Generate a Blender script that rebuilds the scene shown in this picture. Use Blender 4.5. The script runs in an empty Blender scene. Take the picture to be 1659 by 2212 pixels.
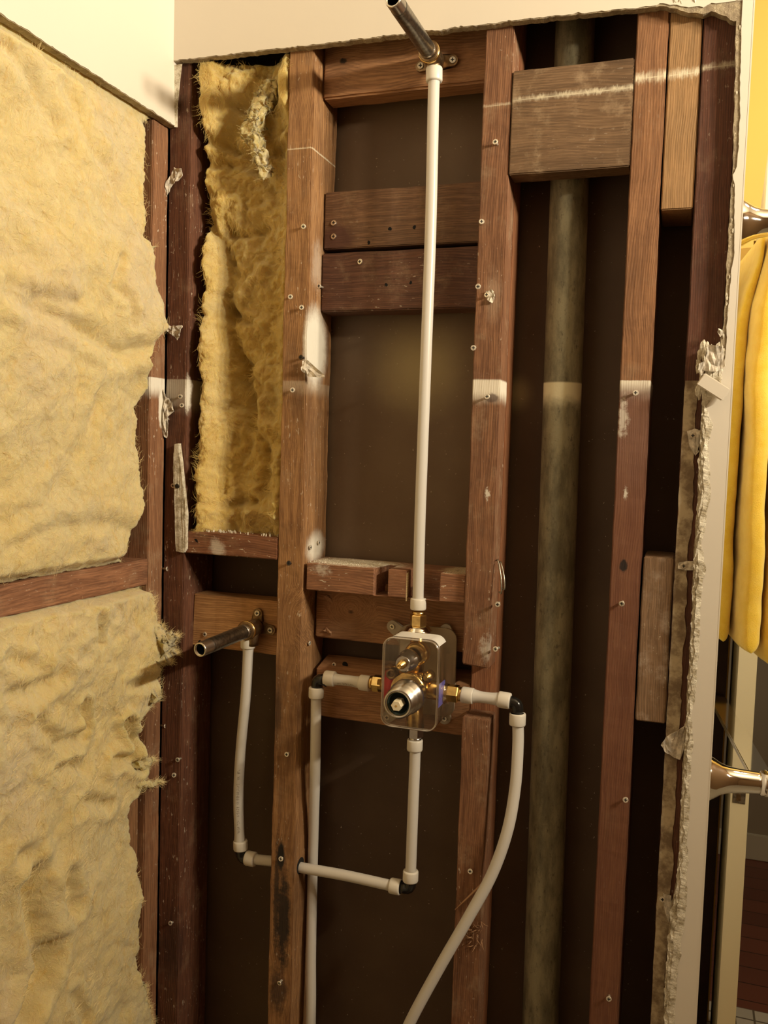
import bpy, bmesh, math, random
import numpy as np
from mathutils import Vector, Matrix, noise
C = bpy.context.scene
COL = C.collection
random.seed(7)

# ------------------------------------------------------------------ camera
F, CX, CY = 1903.0, 829.5, 1106.0
CAMD, ZC = 1.18, 1.52
dY = Vector((657, -109, F)).normalized()
dD = Vector((-868, 28000, F)).normalized()
dD = (dD - dD.dot(dY) * dY).normalized()
dX = dD.cross(dY)
R3 = Matrix((dX, dY, -dD))            # world = R3 @ (right, down, forward)
right = Vector((R3[0][0], R3[1][0], R3[2][0]))
down = Vector((R3[0][1], R3[1][1], R3[2][1]))
fwd = Vector((R3[0][2], R3[1][2], R3[2][2]))
cam_data = bpy.data.cameras.new('camera')
cam = bpy.data.objects.new('camera', cam_data)
COL.objects.link(cam)
m = Matrix((right, -down, -fwd)).transposed().to_4x4()
m.translation = Vector((0, -CAMD, ZC))
cam.matrix_world = m
cam_data.sensor_fit = 'HORIZONTAL'
cam_data.sensor_width = 36
cam_data.lens = 36 * F / 1659.0
cam_data.clip_start = 0.02
C.camera = cam

def ray(px, py):
    return R3 @ Vector((px - CX, py - CY, F))
def W(px, py, y=0.0):                  # pixel -> point of the plane y = const
    r = ray(px, py); t = (y + CAMD) / r[1]
    return Vector((r[0] * t, y, r[2] * t + ZC))
def WX(px, py, x):                     # pixel -> point of the plane x = const
    r = ray(px, py); t = x / r[0]
    return Vector((x, r[1] * t - CAMD, r[2] * t + ZC))

# ------------------------------------------------------------------ world, lights, exposure
w = bpy.data.worlds.new('world'); C.world = w; w.use_nodes = True
w.node_tree.nodes['Background'].inputs[0].default_value = (0.9, 0.75, 0.5, 1)
w.node_tree.nodes['Background'].inputs[1].default_value = 0.005
def lamp(name, loc, power, size, col):
    l = bpy.data.lights.new(name, 'AREA'); l.shape = 'DISK'; l.size = size * 2; l.energy = power; l.color = col
    o = bpy.data.objects.new(name, l); o.location = loc; COL.objects.link(o)
    o.rotation_euler = Vector((-0.85, 0.14, 0.58)).to_track_quat('-Z', 'Y').to_euler(); return o
WARM = (1.0, 0.87, 0.65)
lamp('vanity_bulb_light', (1.22, -0.42, 2.19), 24, 0.05, WARM)
lamp('vanity_bulb_light', (1.22, -0.57, 2.19), 24, 0.05, WARM)
lamp('vanity_bulb_light', (1.22, -0.72, 2.19), 20, 0.05, WARM)
_a = bpy.data.lights.new('overhead_fill_light', 'AREA'); _a.shape = 'DISK'; _a.size = 0.25; _a.energy = 12; _a.color = WARM
_o = bpy.data.objects.new('overhead_fill_light', _a); _o.location = (0.75, 0.55, 2.90); COL.objects.link(_o)  # unseen fill lamp added overhead to lift the yellow wall and towel
C.view_settings.view_transform = 'Standard'
C.view_settings.look = 'None'
C.view_settings.gamma = 1
C.view_settings.exposure = -0.04
C.view_settings.use_curve_mapping = False

# ------------------------------------------------------------------ materials
def lin(c):
    c = c / 255.0
    return c / 12.92 if c <= 0.04045 else ((c + 0.055) / 1.055) ** 2.4
def rgb(r, g, b): return (lin(r), lin(g), lin(b), 1)

class NT:
    def __init__(s, name):
        s.m = bpy.data.materials.new(name); s.m.use_nodes = True
        s.t = s.m.node_tree; s.N = s.t.nodes; s.L = s.t.links
        s.b = s.N['Principled BSDF']
        s.geo = s.N.new('ShaderNodeNewGeometry')
        s.pos = s.geo.outputs['Position']
    def setin(s, sock, v):
        if isinstance(v, (int, float, tuple, list, Vector)): sock.default_value = v
        else: s.L.new(v, sock)
    def math(s, op, a, b=0.0, c=None, clamp=False):
        n = s.N.new('ShaderNodeMath'); n.operation = op; n.use_clamp = clamp
        s.setin(n.inputs[0], a); s.setin(n.inputs[1], b)
        if c is not None: s.setin(n.inputs[2], c)
        return n.outputs[0]
    def vmath(s, op, a, b=(0, 0, 0)):
        n = s.N.new('ShaderNodeVectorMath'); n.operation = op
        s.setin(n.inputs[0], a); s.setin(n.inputs[1], b)
        return n.outputs['Value'] if op in ('LENGTH', 'DISTANCE') else n.outputs[0]
    def noise(s, scale, detail=4, rough=0.55, vec=None, sv=None, dist=0.0):
        n = s.N.new('ShaderNodeTexNoise'); n.inputs['Scale'].default_value = scale
        n.inputs['Detail'].default_value = detail; n.inputs['Roughness'].default_value = rough
        n.inputs['Distortion'].default_value = dist
        v = vec if vec is not None else s.pos
        if sv is not None: v = s.vmath('MULTIPLY', v, sv)
        s.L.new(v, n.inputs['Vector']); return n.outputs[0]
    def ramp(s, v, a, b, lo=0.0, hi=1.0, smooth=True):
        n = s.N.new('ShaderNodeMapRange'); n.interpolation_type = 'SMOOTHSTEP' if smooth else 'LINEAR'
        s.setin(n.inputs[0], v); s.setin(n.inputs[1], a); s.setin(n.inputs[2], b)
        s.setin(n.inputs[3], lo); s.setin(n.inputs[4], hi)
        return n.outputs[0]
    def mix(s, f, a, b):
        n = s.N.new('ShaderNodeMix'); n.data_type = 'RGBA'
        s.setin(n.inputs[0], f); s.setin(n.inputs[6], a); s.setin(n.inputs[7], b)
        return n.outputs[2]
    def xyz(s):
        n = s.N.new('ShaderNodeSeparateXYZ'); s.L.new(s.pos, n.inputs[0]); return n.outputs
    def bump(s, h, strength=0.3, dist=0.002, prev=None):
        n = s.N.new('ShaderNodeBump'); n.inputs['Strength'].default_value = strength
        n.inputs['Distance'].default_value = dist
        s.L.new(h, n.inputs['Height'])
        if prev is not None: s.L.new(prev, n.inputs['Normal'])
        return n.outputs[0]
    def done(s, col=None, rough=None, normal=None, metal=None, **kw):
        if col is not None: s.setin(s.b.inputs['Base Color'], col)
        if rough is not None: s.setin(s.b.inputs['Roughness'], rough)
        if normal is not None: s.L.new(normal, s.b.inputs['Normal'])
        if metal is not None: s.b.inputs['Metallic'].default_value = metal
        for k, v in kw.items(): s.setin(s.b.inputs[k.replace('_', ' ')], v)
        return s.m

def blob_mask(s, c, r, soft=0.5, nz=0.6, nscale=60, nsv=None):
    d = s.vmath('DIVIDE', s.vmath('SUBTRACT', s.pos, tuple(c)), tuple(r))
    L = s.vmath('LENGTH', d)
    n = s.noise(nscale if nscale != 60 else max(45, 0.9 / max(min(r[0], r[2]), .003)), 5, 0.75, sv=nsv)
    L = s.math('ADD', L, s.math('MULTIPLY', s.math('SUBTRACT', n, 0.5), nz))
    return s.ramp(L, 1.0, 1.0 - soft, 0.0, 1.0)

def wood(name, c1, c2, axis='z', seed=0.0, grain=1.0, dust=0.25, dustcol=(0.40, 0.29, 0.18, 1), bands=(), blobs=(), rings=(), rough=0.7, speck=0.5, line=None):
    c1 = (c1[0] * 0.98, c1[1] * 1.0, c1[2] * 0.88, 1); c2 = (c2[0] * 1.10, c2[1] * 1.10, c2[2] * 0.98, 1)
    s = NT(name)
    ax = {'x': 0, 'y': 1, 'z': 2}[axis]
    sv = [1.0, 1.0, 1.0]; sv[ax] = 0.06
    off = s.vmath('ADD', s.pos, (seed * 1.37, seed * 0.71, seed * 2.3))
    dist = None
    vec = off
    # warped long grain
    wn = s.N.new('ShaderNodeTexNoise'); wn.inputs['Scale'].default_value = 5; wn.inputs['Detail'].default_value = 2
    s.L.new(off, wn.inputs['Vector'])
    warp = s.vmath('MULTIPLY', s.vmath('SUBTRACT', wn.outputs['Color'], (0.5, 0.5, 0.5)), (0.02 * grain, 0.02 * grain, 0.02 * grain))
    vec = s.vmath('ADD', off, warp)
    for (c, r, st) in rings:
        d = s.vmath('DIVIDE', s.vmath('SUBTRACT', s.pos, tuple(c)), tuple(r))
        L = s.vmath('LENGTH', d)
        k = s.ramp(L, 1.0, 0.0, 0.0, st)
        cc = s.N.new('ShaderNodeCombineXYZ'); 
        for i in range(3): s.L.new(k, cc.inputs[i])
        vec = s.vmath('ADD', vec, s.vmath('MULTIPLY', cc.outputs[0], (0.02, 0.02, 0.02)))
    g1 = s.noise(220, 4, 0.6, vec=vec, sv=sv)
    g2 = s.noise(700, 3, 0.6, vec=vec, sv=sv)
    big = s.noise(14, 3, 0.5, vec=off, sv=[1 if i != ax else 0.3 for i in range(3)])
    sp = s.N.new('ShaderNodeSeparateXYZ'); s.L.new(vec, sp.inputs[0])
    oth = [i for i in range(3) if i != ax]
    wv = s.noise(6, 3, 0.55, vec=vec, sv=[1 if i != ax else 0.25 for i in range(3)])
    cc_ = s.math('ADD', s.math('MULTIPLY', sp.outputs[oth[0]], 330.0), s.math('MULTIPLY', sp.outputs[oth[1]], 260.0))
    cc_ = s.math('ADD', cc_, s.math('MULTIPLY', wv, 14.0 * grain))
    rl = s.math('SINE', s.math('MULTIPLY', cc_, 6.2832))
    rl = s.ramp(rl, -0.2, 1.0, 0.0, 1.0)
    g = s.math('ADD', s.math('MULTIPLY', g1, 0.6), s.math('MULTIPLY', g2, 0.4))
    col = s.mix(s.ramp(g, 0.36, 0.64), c1, c2)
    col = s.mix(s.math('MULTIPLY', rl, s.ramp(s.noise(18, 3, .5, vec=off), 0.35, 0.65, 0.12, 0.5)), col, tuple(v * 0.6 for v in c1[:3]) + (1,))
    dk = tuple(v * 0.55 for v in c1[:3]) + (1,)
    col = s.mix(s.ramp(big, 0.5, 0.75, 0, 0.6), col, dk)
    # fine pores
    col = s.mix(s.ramp(s.noise(1300, 2, 0.5, vec=vec, sv=[1 if i != ax else 0.02 for i in range(3)]), 0.58, 0.72, 0, 0.5), col, dk)
    # dust and scuffs
    if dust > 0:
        dn = s.noise(22, 7, 0.7, vec=off)
        col = s.mix(s.ramp(dn, 0.50, 0.75, 0, dust), col, dustcol)
    if speck > 0:
        sn = s.noise(260, 3, 0.6, vec=off, sv=[1 if i != ax else 0.4 for i in range(3)])
        sn2 = s.noise(12, 3, 0.5, vec=off)
        col = s.mix(s.math('MULTIPLY', s.ramp(sn, 0.645, 0.69, 0, speck), s.ramp(sn2, 0.42, 0.6)), col, (0.75, 0.66, 0.52, 1))
    z = s.xyz()
    for (zt, zb, st, sb, colb, stren) in bands:
        n = s.math('MULTIPLY', s.math('SUBTRACT', s.noise(60, 5, 0.7, sv=(1, 1, 0.4)), 0.5), 0.02)
        zz = s.math('ADD', z[2], s.math('MULTIPLY', n, 1.0))
        zt_n = s.math('ADD', z[2], s.math('MULTIPLY', n, 0.12))
        mk = s.math('MULTIPLY', s.ramp(zt_n, zt + st, zt - st), s.ramp(zz, zb - sb, zb + sb))
        sc = s.ramp(s.noise(140, 4, 0.6, sv=sv), 0.30, 0.45, 0.75, 1.0)
        col = s.mix(s.math('MULTIPLY', s.math('MULTIPLY', mk, stren), sc), col, colb)
    for bl in blobs:
        c, r, colb, stren = bl[:4]
        soft = bl[4] if len(bl) > 4 else 0.5
        nz = bl[5] if len(bl) > 5 else 0.8
        mk = blob_mask(s, c, r, soft, nz)
        col = s.mix(s.math('MULTIPLY', mk, stren), col, colb)
    if line is not None:                # thin chalky horizontal line (left from the old surround)
        zl, x0, x1, wd, st = line
        sl = s.math('SUBTRACT', z[2], s.math('MULTIPLY', z[0], 0.010))
        t = s.math('ADD', sl, s.math('MULTIPLY', s.math('SUBTRACT', s.noise(200, 5, 0.8, sv=(1, 1, .25)), 0.5), wd * 2.6))
        t = s.math('ABSOLUTE', s.math('SUBTRACT', t, zl))
        br_ = s.ramp(s.noise(55, 4, 0.7, sv=(1, 1, .2)), 0.35, 0.65, 0.25, 1.0)
        mk = s.math('MULTIPLY', s.math('MULTIPLY', s.ramp(t, wd, 0.0), s.ramp(z[0], x0, x1)), br_)
        t2 = s.math('ABSOLUTE', s.math('SUBTRACT', sl, zl - .0008))
        core_ = s.math('MULTIPLY', s.ramp(t2, .0009, .0003, 0, .8), s.ramp(z[0], x0, x1))
        mk = s.math('MAXIMUM', mk, core_)
        col = s.mix(s.math('MULTIPLY', mk, st), col, (0.80, 0.73, 0.55, 1))
    nrm = s.bump(rl, 0.18, 0.0006, s.bump(g, 0.45, 0.0014))
    return s.done(col, rough, nrm)

def plain(name, col, rough=0.5, metal=0.0, bscale=0, bstr=0.2, var=0.0, vscale=30, **kw):
    s = NT(name)
    c = col
    if var > 0:
        c2 = tuple(v * (1 - var) for v in col[:3]) + (1,)
        c = s.mix(s.ramp(s.noise(vscale, 6, 0.65), 0.35, 0.65), col, c2)
    n = s.bump(s.noise(bscale, 5, 0.6), bstr, 0.001) if bscale else None
    return s.done(c, rough, n, metal, **kw)

WHITE_P = (0.80, 0.76, 0.66, 1)
BAND = (0.78, 0.72, 0.60, 1)
GREYB = (0.42, 0.36, 0.28, 1)
BLACK = (0.010, 0.006, 0.005, 1)
zband = 1.6215
RED1, RED2 = (0.16, 0.058, 0.030, 1), (0.25, 0.105, 0.056, 1)
ORG1, ORG2 = (0.26, 0.115, 0.050, 1), (0.40, 0.195, 0.090, 1)
M = {}
M['studA'] = wood('old_fir_corner', (0.085, 0.028, 0.015, 1), (0.160, 0.062, 0.034, 1), 'z', 1, dust=0.25, speck=0.6,
                  bands=[(zband, 1.583, 0.0012, 0.02, GREYB, 0.9)],
                  blobs=[(W(402, 850, 0), (0.003, 0.02, 0.035), WHITE_P, 0.9), (W(370, 2050, 0), (.03, .03, .1), (0.02, .008, .006, 1), .6, .9)])
M['studL'] = wood('old_fir_left_stud', (0.20, 0.085, 0.044, 1), (0.31, 0.150, 0.080, 1), 'z', 2, dust=0.45, speck=0.7,
                  bands=[(zband, 1.598, 0.001, 0.012, WHITE_P, 1.0)],
                  blobs=[(WX(348, 880, -.765), (.02, .008, .035), WHITE_P, 1.0, .4)])
M['studL2'] = wood('pale_fir_left_board', (0.22, 0.105, 0.05, 1), (0.32, 0.16, 0.08, 1), 'z', 3)
M['studB'] = wood('orange_fir_stud', (0.215, 0.098, 0.042, 1), (0.37, 0.195, 0.088, 1), 'z', 4, grain=1.6, dust=0.22, speck=0.5,
                  bands=[(zband - .002, 1.604, 0.0015, 0.01, (0.46, .36, .25, 1), 0.6)],
                  rings=[(W(640, 1340, 0), (.03, .1, .06), 1.2)],
                  blobs=[(Vector((-.530, 0.03, 1.672)), (0.010, 0.055, 0.072), WHITE_P, 1.0, .5, .35),
                         (Vector((-.530, 0.03, 1.79)), (0.012, 0.03, 0.05), (.6, .5, .4, 1), 0.5, .8, 1.2),
                         (Vector((-.530, 0.05, 1.372)), (0.010, 0.045, 0.032), WHITE_P, 0.95, .7, .5),
                         (W(607, 1850, 0), (0.007, .03, 0.028), BLACK, 1.0, .4, .5),
                         (W(612, 1985, 0), (0.015, .02, 0.10), BLACK, 0.93, .6, 1.5), (W(597, 1940, 0), (0.006, .02, 0.12), BLACK, 0.8, .6, 1.5), (W(600, 2140, 0), (0.02, .02, 0.05), (.03, .015, .01, 1), 0.8, .7, 1.5),
                         (W(600, 1540, 0), (0.010, .02, 0.05), (.03, .012, .008, 1), 0.6, .7, .9)],
                  line=(1.956, -0.60, -0.575, .0015, .7))
M['studC'] = wood('red_fir_stud', (0.150, 0.062, 0.032, 1), (0.26, 0.122, 0.066, 1), 'z', 5, grain=1.3, dust=0.4, speck=0.6,
                  bands=[(zband + .0005, 1.597, 0.0018, 0.012, BAND, 1.0)],
                  blobs=[(W(1062, 860, 0), (0.012, .02, .008), (.1, .06, .045, 1), .8), (W(1053, 1068, 0), (.0045, .01, .009), WHITE_P, .8, .7, 3.0),
                         (W(1065, 640, 0), (0.016, .02, .045), (.40, .28, .19, 1), .5, .8), (W(1050, 1400, 0), (.012, .02, .022), WHITE_P, .45, .8, 3.2)],
                  line=(1.9865, -0.30, -0.27, .003, .5))
M['studCrear'] = wood('rear_fir_board', (0.23, 0.085, 0.040, 1), (0.36, 0.155, 0.078, 1), 'z', 6, dust=0.1, speck=0.1)
M['studD'] = wood('smooth_red_stud', (0.20, 0.086, 0.040, 1), (0.30, 0.145, 0.072, 1), 'z', 7, grain=1.0, dust=0.2, speck=0.1,
                  bands=[(zband, 1.601, 0.0008, 0.010, BAND, 1.0), (zband - .01, 1.50, 0.01, 0.07, (0.30, .19, .13, 1), 0.55), (zband - .01, 0.0, 0.01, 0.01, (0.115, .034, .022, 1), 0.6)],
                  blobs=[(W(1352, 1065, 0), (.0035, .01, .009), WHITE_P, .75, .8, 3.2), (W(1345, 900, 0), (.009, .01, .035), WHITE_P, .5, .8, 3.0),
                         (W(1347, 1222, 0), (.006, .01, .010), BLACK, .95, .4, .9)],
                  line=(2.000, -0.12, -0.08, .010, .95))
M['studE'] = wood('dark_end_stud', (0.080, 0.026, 0.014, 1), (0.125, 0.044, 0.026, 1), 'z', 8, dust=0.15, speck=0.2,
                  line=(2.004, -0.03, -0.01, .006, .6))
M['block'] = wood('weathered_block', (0.125, 0.068, 0.036, 1), (0.195, 0.115, 0.066, 1), 'x', 9, dust=0.7, speck=0.15,
                  line=(1.990, -0.30, -0.20, .0055, .8))
M['block2'] = wood('dark_block_a', (0.115, 0.055, 0.030, 1), (0.20, 0.105, 0.060, 1), 'x', 10, dust=0.3, speck=0.1,
                   blobs=[(W(725, 515, .047), (.035, .02, .025), (.08, .028, .018, 1), .8, .5, .7)])
M['block3'] = wood('dark_block_b', (0.080, 0.030, 0.018, 1), (0.140, 0.060, 0.038, 1), 'x', 11, dust=0.35, speck=0.4)
M['blocktop'] = wood('brown_header_block', (0.26, 0.120, 0.060, 1), (0.40, 0.205, 0.105, 1), 'x', 12, dust=0.1, speck=0.0, grain=1.6,
                     blobs=[(W(741, 131, .03), (.007, .01, .005), BLACK, .9, .5, .6)])
M['blockG'] = wood('pale_new_block', (0.36, 0.175, 0.075, 1), (0.52, 0.285, 0.135, 1), 'x', 13, dust=0.0, speck=0.0, grain=1.0)
M['blockH'] = wood('knotty_new_block', (0.27, 0.125, 0.062, 1), (0.42, 0.22, 0.115, 1), 'x', 14, dust=0.1, speck=0.0, grain=1.8,
                   rings=[(W(758, 1318, .05), (.045, .05, .035), 3.5)],
                   blobs=[(W(758, 1322, .05), (.006, .02, .004), BLACK, .7, .8, .8)])
M['shelf'] = wood('notched_board', (0.20, 0.085, 0.048, 1), (0.32, 0.150, 0.085, 1), 'x', 15, dust=0.5, speck=0.7, blobs=[(Vector((-.46, .05, 1.3550)), (.10, .06, .0045), (.72, .66, .52, 1), .95, .5, .9), (Vector((-.30, .05, 1.3550)), (.04, .06, .004), (.62, .5, .3, 1), .8, .5, .9), (Vector((-.50, .0, 1.345)), (.03, .01, .012), WHITE_P, .5, .6, 2)])
M['blockDE'] = wood('tan_spacer_block', (0.27, 0.150, 0.070, 1), (0.36, 0.205, 0.100, 1), 'z', 16, dust=0.15, speck=0.0, line=(2.000, -0.12, -0.08, .008, .9))
M['blockDE2'] = wood('grey_spacer_block', (0.19, 0.110, 0.066, 1), (0.27, 0.165, 0.105, 1), 'z', 17, dust=0.9, speck=0.5, dustcol=(.45, .36, .28, 1))
M['sill'] = wood('sill_block', (0.16, 0.060, 0.032, 1), (0.27, 0.115, 0.065, 1), 'x', 18, dust=0.4, speck=0.7,
                 blobs=[(W(470, 1185, 0), (.016, .02, .02), WHITE_P, .55, .6, 1.6)])
M['ledge'] = wood('ledge_block', (0.19, 0.080, 0.045, 1), (0.32, 0.150, 0.085, 1), 'y', 19, dust=0.35, speck=0.4)
M['freshcut'] = wood('fresh_cut_wood', (0.62, 0.46, 0.28, 1), (0.72, 0.56, 0.36, 1), 'y', 20, dust=0, speck=0)
M['splinter'] = plain('splinter_wood', (0.42, 0.24, 0.13, 1), 0.8)

def drywall_paint(name, col):
    s = NT(name)
    n = s.noise(160, 3, 0.5); n2 = s.noise(6, 3)
    c = s.mix(s.ramp(n2, 0.3, 0.7, 0, 0.25), col, tuple(v * 0.93 for v in col[:3]) + (1,))
    return s.done(c, 0.55, s.bump(n, 0.06, 0.001))
M['paint'] = drywall_paint('cream_white_paint', (0.74, 0.68, 0.58, 1))
M['dimwall'] = drywall_paint('tan_wall_paint', (0.24, 0.15, 0.08, 1))
M['ceil'] = drywall_paint('ceiling_paint', (0.42, 0.35, 0.25, 1))
s = NT('gypsum_core')
c = s.mix(s.ramp(s.noise(70, 7, 0.7), 0.35, 0.65), (0.27, 0.21, 0.14, 1), (0.46, 0.38, 0.25, 1))
c = s.mix(s.ramp(s.noise(260, 4, 0.6), 0.62, 0.68, 0, .7), c, (0.70, 0.62, 0.46, 1))
M['gypsum'] = s.done(c, 0.95, s.bump(s.noise(180, 6, 0.7), 0.8, 0.003))
s = NT('torn_plaster')
c = s.mix(s.ramp(s.noise(90, 7, 0.7), 0.35, 0.6), (0.42, 0.35, 0.23, 1), (0.80, 0.74, 0.60, 1))
M['torn'] = s.done(c, 0.9, s.bump(s.noise(200, 6, 0.7), 0.8, 0.003))
s = NT('drywall_back_paper')
z = s.xyz()
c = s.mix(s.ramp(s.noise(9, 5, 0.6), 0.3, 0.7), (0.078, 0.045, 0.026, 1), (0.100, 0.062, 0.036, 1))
lit_ = s.math('MULTIPLY', s.math('MULTIPLY', s.ramp(z[0], -.536, -.534), s.ramp(z[0], -.264, -.266)), s.ramp(z[2], 1.325, 1.327))  # stronger light in the middle bay, painted into the panel colour
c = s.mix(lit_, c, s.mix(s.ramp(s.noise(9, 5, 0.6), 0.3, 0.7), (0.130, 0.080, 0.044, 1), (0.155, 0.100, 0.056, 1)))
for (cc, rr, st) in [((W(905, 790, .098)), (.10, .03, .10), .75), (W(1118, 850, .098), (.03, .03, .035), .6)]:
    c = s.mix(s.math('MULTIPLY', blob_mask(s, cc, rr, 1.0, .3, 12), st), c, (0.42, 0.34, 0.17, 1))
c = s.mix(s.ramp(s.noise(240, 3, .5), 0.72, 0.76, 0, .7), c, (0.6, 0.5, 0.36, 1))
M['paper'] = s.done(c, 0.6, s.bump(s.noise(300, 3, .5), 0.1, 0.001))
s = NT('cast_iron_pipe_paint')
c = s.mix(s.ramp(s.noise(40, 7, 0.7, sv=(1, 1, .3)), 0.35, 0.65), (0.125, 0.110, 0.066, 1), (0.28, 0.25, 0.155, 1))
c = s.mix(s.ramp(s.noise(160, 6, 0.7, sv=(1, 1, .5)), 0.56, 0.68, 0, .7), c, (0.07, 0.055, 0.035, 1))
z = s.xyz()
mk = s.math('MULTIPLY', s.ramp(z[2], 1.6245, 1.6215), s.ramp(s.math('ADD', z[2], s.math('MULTIPLY', s.math('SUBTRACT', s.noise(40, 5), .5), .03)), 1.585, 1.608))
c = s.mix(s.math('MULTIPLY', mk, .95), c, (0.74, 0.68, 0.46, 1))
M['iron'] = s.done(c, 0.55, s.bump(s.noise(220, 5, .6), 0.35, 0.002), 0.0)
def insul(name, ca, cb, cc, dirty):
    s = NT(name)
    n1 = s.noise(9, 6, 0.6); n2 = s.noise(38, 8, 0.7, dist=0.8)
    c = s.mix(s.ramp(n1, 0.36, 0.62), ca, cb)
    c = s.mix(s.ramp(n2, 0.50, 0.70, 0, 0.75), c, cc)
    c = s.mix(s.ramp(s.noise(70, 6, .75, dist=1.0), 0.54, 0.70, 0, .3), c, tuple(v * .78 for v in cb[:3]) + (1,))
    c = s.mix(s.ramp(s.noise(320, 5, 0.7, dist=1.5), 0.5, 0.8, 0, 0.35), c, tuple(v * 0.8 for v in cb[:3]) + (1,))
    if dirty: c = s.mix(s.ramp(s.noise(5, 5, 0.6), 0.5, 0.66, 0, 0.55), c, (0.80, 0.65, 0.42, 1))
    f = s.noise(480, 6, 0.75, sv=(1, 1, 1), dist=2.5)
    f2 = s.noise(110, 7, 0.7, dist=1.5)
    nrm = s.bump(f, 0.7, 0.0015); nrm = s.bump(f2, 0.85, 0.0055, nrm)
    return s.done(c, 1.0, nrm, None, Sheen_Weight=0.4, Sheen_Roughness=0.6, Specular_IOR_Level=0.05,
                  Subsurface_Weight=0.5, Subsurface_Radius=(0.012, 0.009, 0.004), Subsurface_Scale=1.0)
M['insL'] = insul('yellow_fibreglass', (0.90, 0.70, 0.28, 1), (0.90, 0.73, 0.35, 1), (0.88, 0.61, 0.16, 1), True)
M['insB'] = insul('shaded_fibreglass', (0.80, 0.57, 0.15, 1), (0.84, 0.65, 0.26, 1), (0.70, 0.46, 0.09, 1), False)  # bay copy of the wool, its shade mixed into a deeper ochre
M['fibre'] = plain('glass_fibres', (0.90, 0.74, 0.38, 1), 0.9)
M['fibreB'] = plain('shaded_glass_fibres', (0.86, 0.66, 0.25, 1), 0.9)
s = NT('pex_tube')
M['pex'] = s.done((0.66, 0.63, 0.58, 1), 0.30, None, None, Subsurface_Weight=0.25, Subsurface_Radius=(0.004, 0.004, 0.004), Subsurface_Scale=1.0)
M['ring'] = plain('expansion_ring_plastic', (0.73, 0.69, 0.61, 1), 0.38)
M['print'] = plain('faded_print', (0.30, 0.26, 0.22, 1), 0.6)
M['blackpl'] = plain('black_elbow_plastic', (0.012, 0.011, 0.010, 1), 0.18)
M['brass'] = plain('brass', (0.88, 0.62, 0.24, 1), 0.26, 1.0, var=.25, vscale=90, bscale=200, bstr=.08)
M['dullbrass'] = plain('dull_brass', (0.30, 0.20, 0.11, 1), 0.42, 1.0, var=.4, vscale=120)
M['steel'] = plain('brushed_steel', (0.55, 0.52, 0.48, 1), 0.26, 1.0, var=.15, vscale=60)
M['galv'] = plain('galvanized_steel', (0.40, 0.37, 0.31, 1), 0.36, 1.0, var=.5, vscale=180, bscale=160, bstr=.15)
M['thread'] = plain('bare_threaded_end', (0.72, 0.68, 0.60, 1), 0.3, 1.0)
M['chrome'] = plain('chrome', (0.82, 0.80, 0.76, 1), 0.06, 1.0)
M['hole'] = plain('dark_hole', (0.004, 0.004, 0.004, 1), 0.9)
M['screw'] = plain('steel_screw', (0.78, 0.72, 0.60, 1), 0.35, 0.45)
M['darkscrew'] = plain('black_screw', (0.06, 0.05, 0.045, 1), 0.4, 0.8)
M['scrap'] = plain('paper_scrap', (0.78, 0.70, 0.58, 1), 0.85, var=.45, vscale=120, bscale=150, bstr=.5)
M['redlabel'] = plain('red_tape', (0.50, 0.010, 0.012, 1), 0.4)
M['bluelabel'] = plain('blue_tape', (0.16, 0.16, 0.62, 1), 0.4)
M['rubber'] = plain('dark_green_seal', (0.02, 0.035, 0.03, 1), 0.4)
M['ivory'] = plain('ivory_stem', (0.80, 0.70, 0.48, 1), 0.45)
M['backplate'] = plain('frosted_plate', (0.42, 0.35, 0.25, 1), 0.4, var=.15)
M['yellowwall'] = drywall_paint('yellow_paint', (0.72, 0.47, 0.10, 1))
M['greige'] = drywall_paint('grey_brown_paint', (0.30, 0.25, 0.18, 1))
M['door'] = drywall_paint('cream_door_paint', (0.86, 0.78, 0.52, 1))
M['darkbrown'] = plain('plain_dark_brown', (0.06, 0.028, 0.016, 1), 0.5, var=.2)
s = NT('clear_plastic')
tr = s.N.new('ShaderNodeBsdfTransparent'); tr.inputs[0].default_value = (0.97, 0.95, 0.92, 1)
gl = s.N.new('ShaderNodeBsdfGlossy'); gl.inputs['Roughness'].default_value = 0.08
fr = s.N.new('ShaderNodeLayerWeight'); fr.inputs[0].default_value = 0.35
df = s.N.new('ShaderNodeBsdfDiffuse'); df.inputs[0].default_value = (0.8, 0.74, 0.66, 1)
mx0 = s.N.new('ShaderNodeMixShader'); mx0.inputs[0].default_value = 0.01
s.L.new(tr.outputs[0], mx0.inputs[1]); s.L.new(df.outputs[0], mx0.inputs[2])
mx = s.N.new('ShaderNodeMixShader')
s.L.new(s.ramp(fr.outputs['Facing'], 0.0, 1.0, 0.03, 0.5), mx.inputs[0])
s.L.new(mx0.outputs[0], mx.inputs[1]); s.L.new(gl.outputs[0], mx.inputs[2])
s.L.new(mx.outputs[0], s.N['Material Output'].inputs[0])
M['clear'] = s.m
s = NT('clear_plastic_rim')
tr = s.N.new('ShaderNodeBsdfTransparent'); df = s.N.new('ShaderNodeBsdfGlossy'); df.inputs['Roughness'].default_value = 0.25
df.inputs[0].default_value = (0.85, 0.8, 0.75, 1)
mx = s.N.new('ShaderNodeMixShader'); mx.inputs[0].default_value = 0.5
s.L.new(tr.outputs[0], mx.inputs[1]); s.L.new(df.outputs[0], mx.inputs[2]); s.L.new(mx.outputs[0], s.N['Material Output'].inputs[0])
M['rim'] = s.m
s = NT('terry_cloth')
c = s.mix(s.ramp(s.noise(60, 5), 0.35, 0.65), (0.83, 0.56, 0.055, 1), (0.88, 0.62, 0.09, 1))
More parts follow.
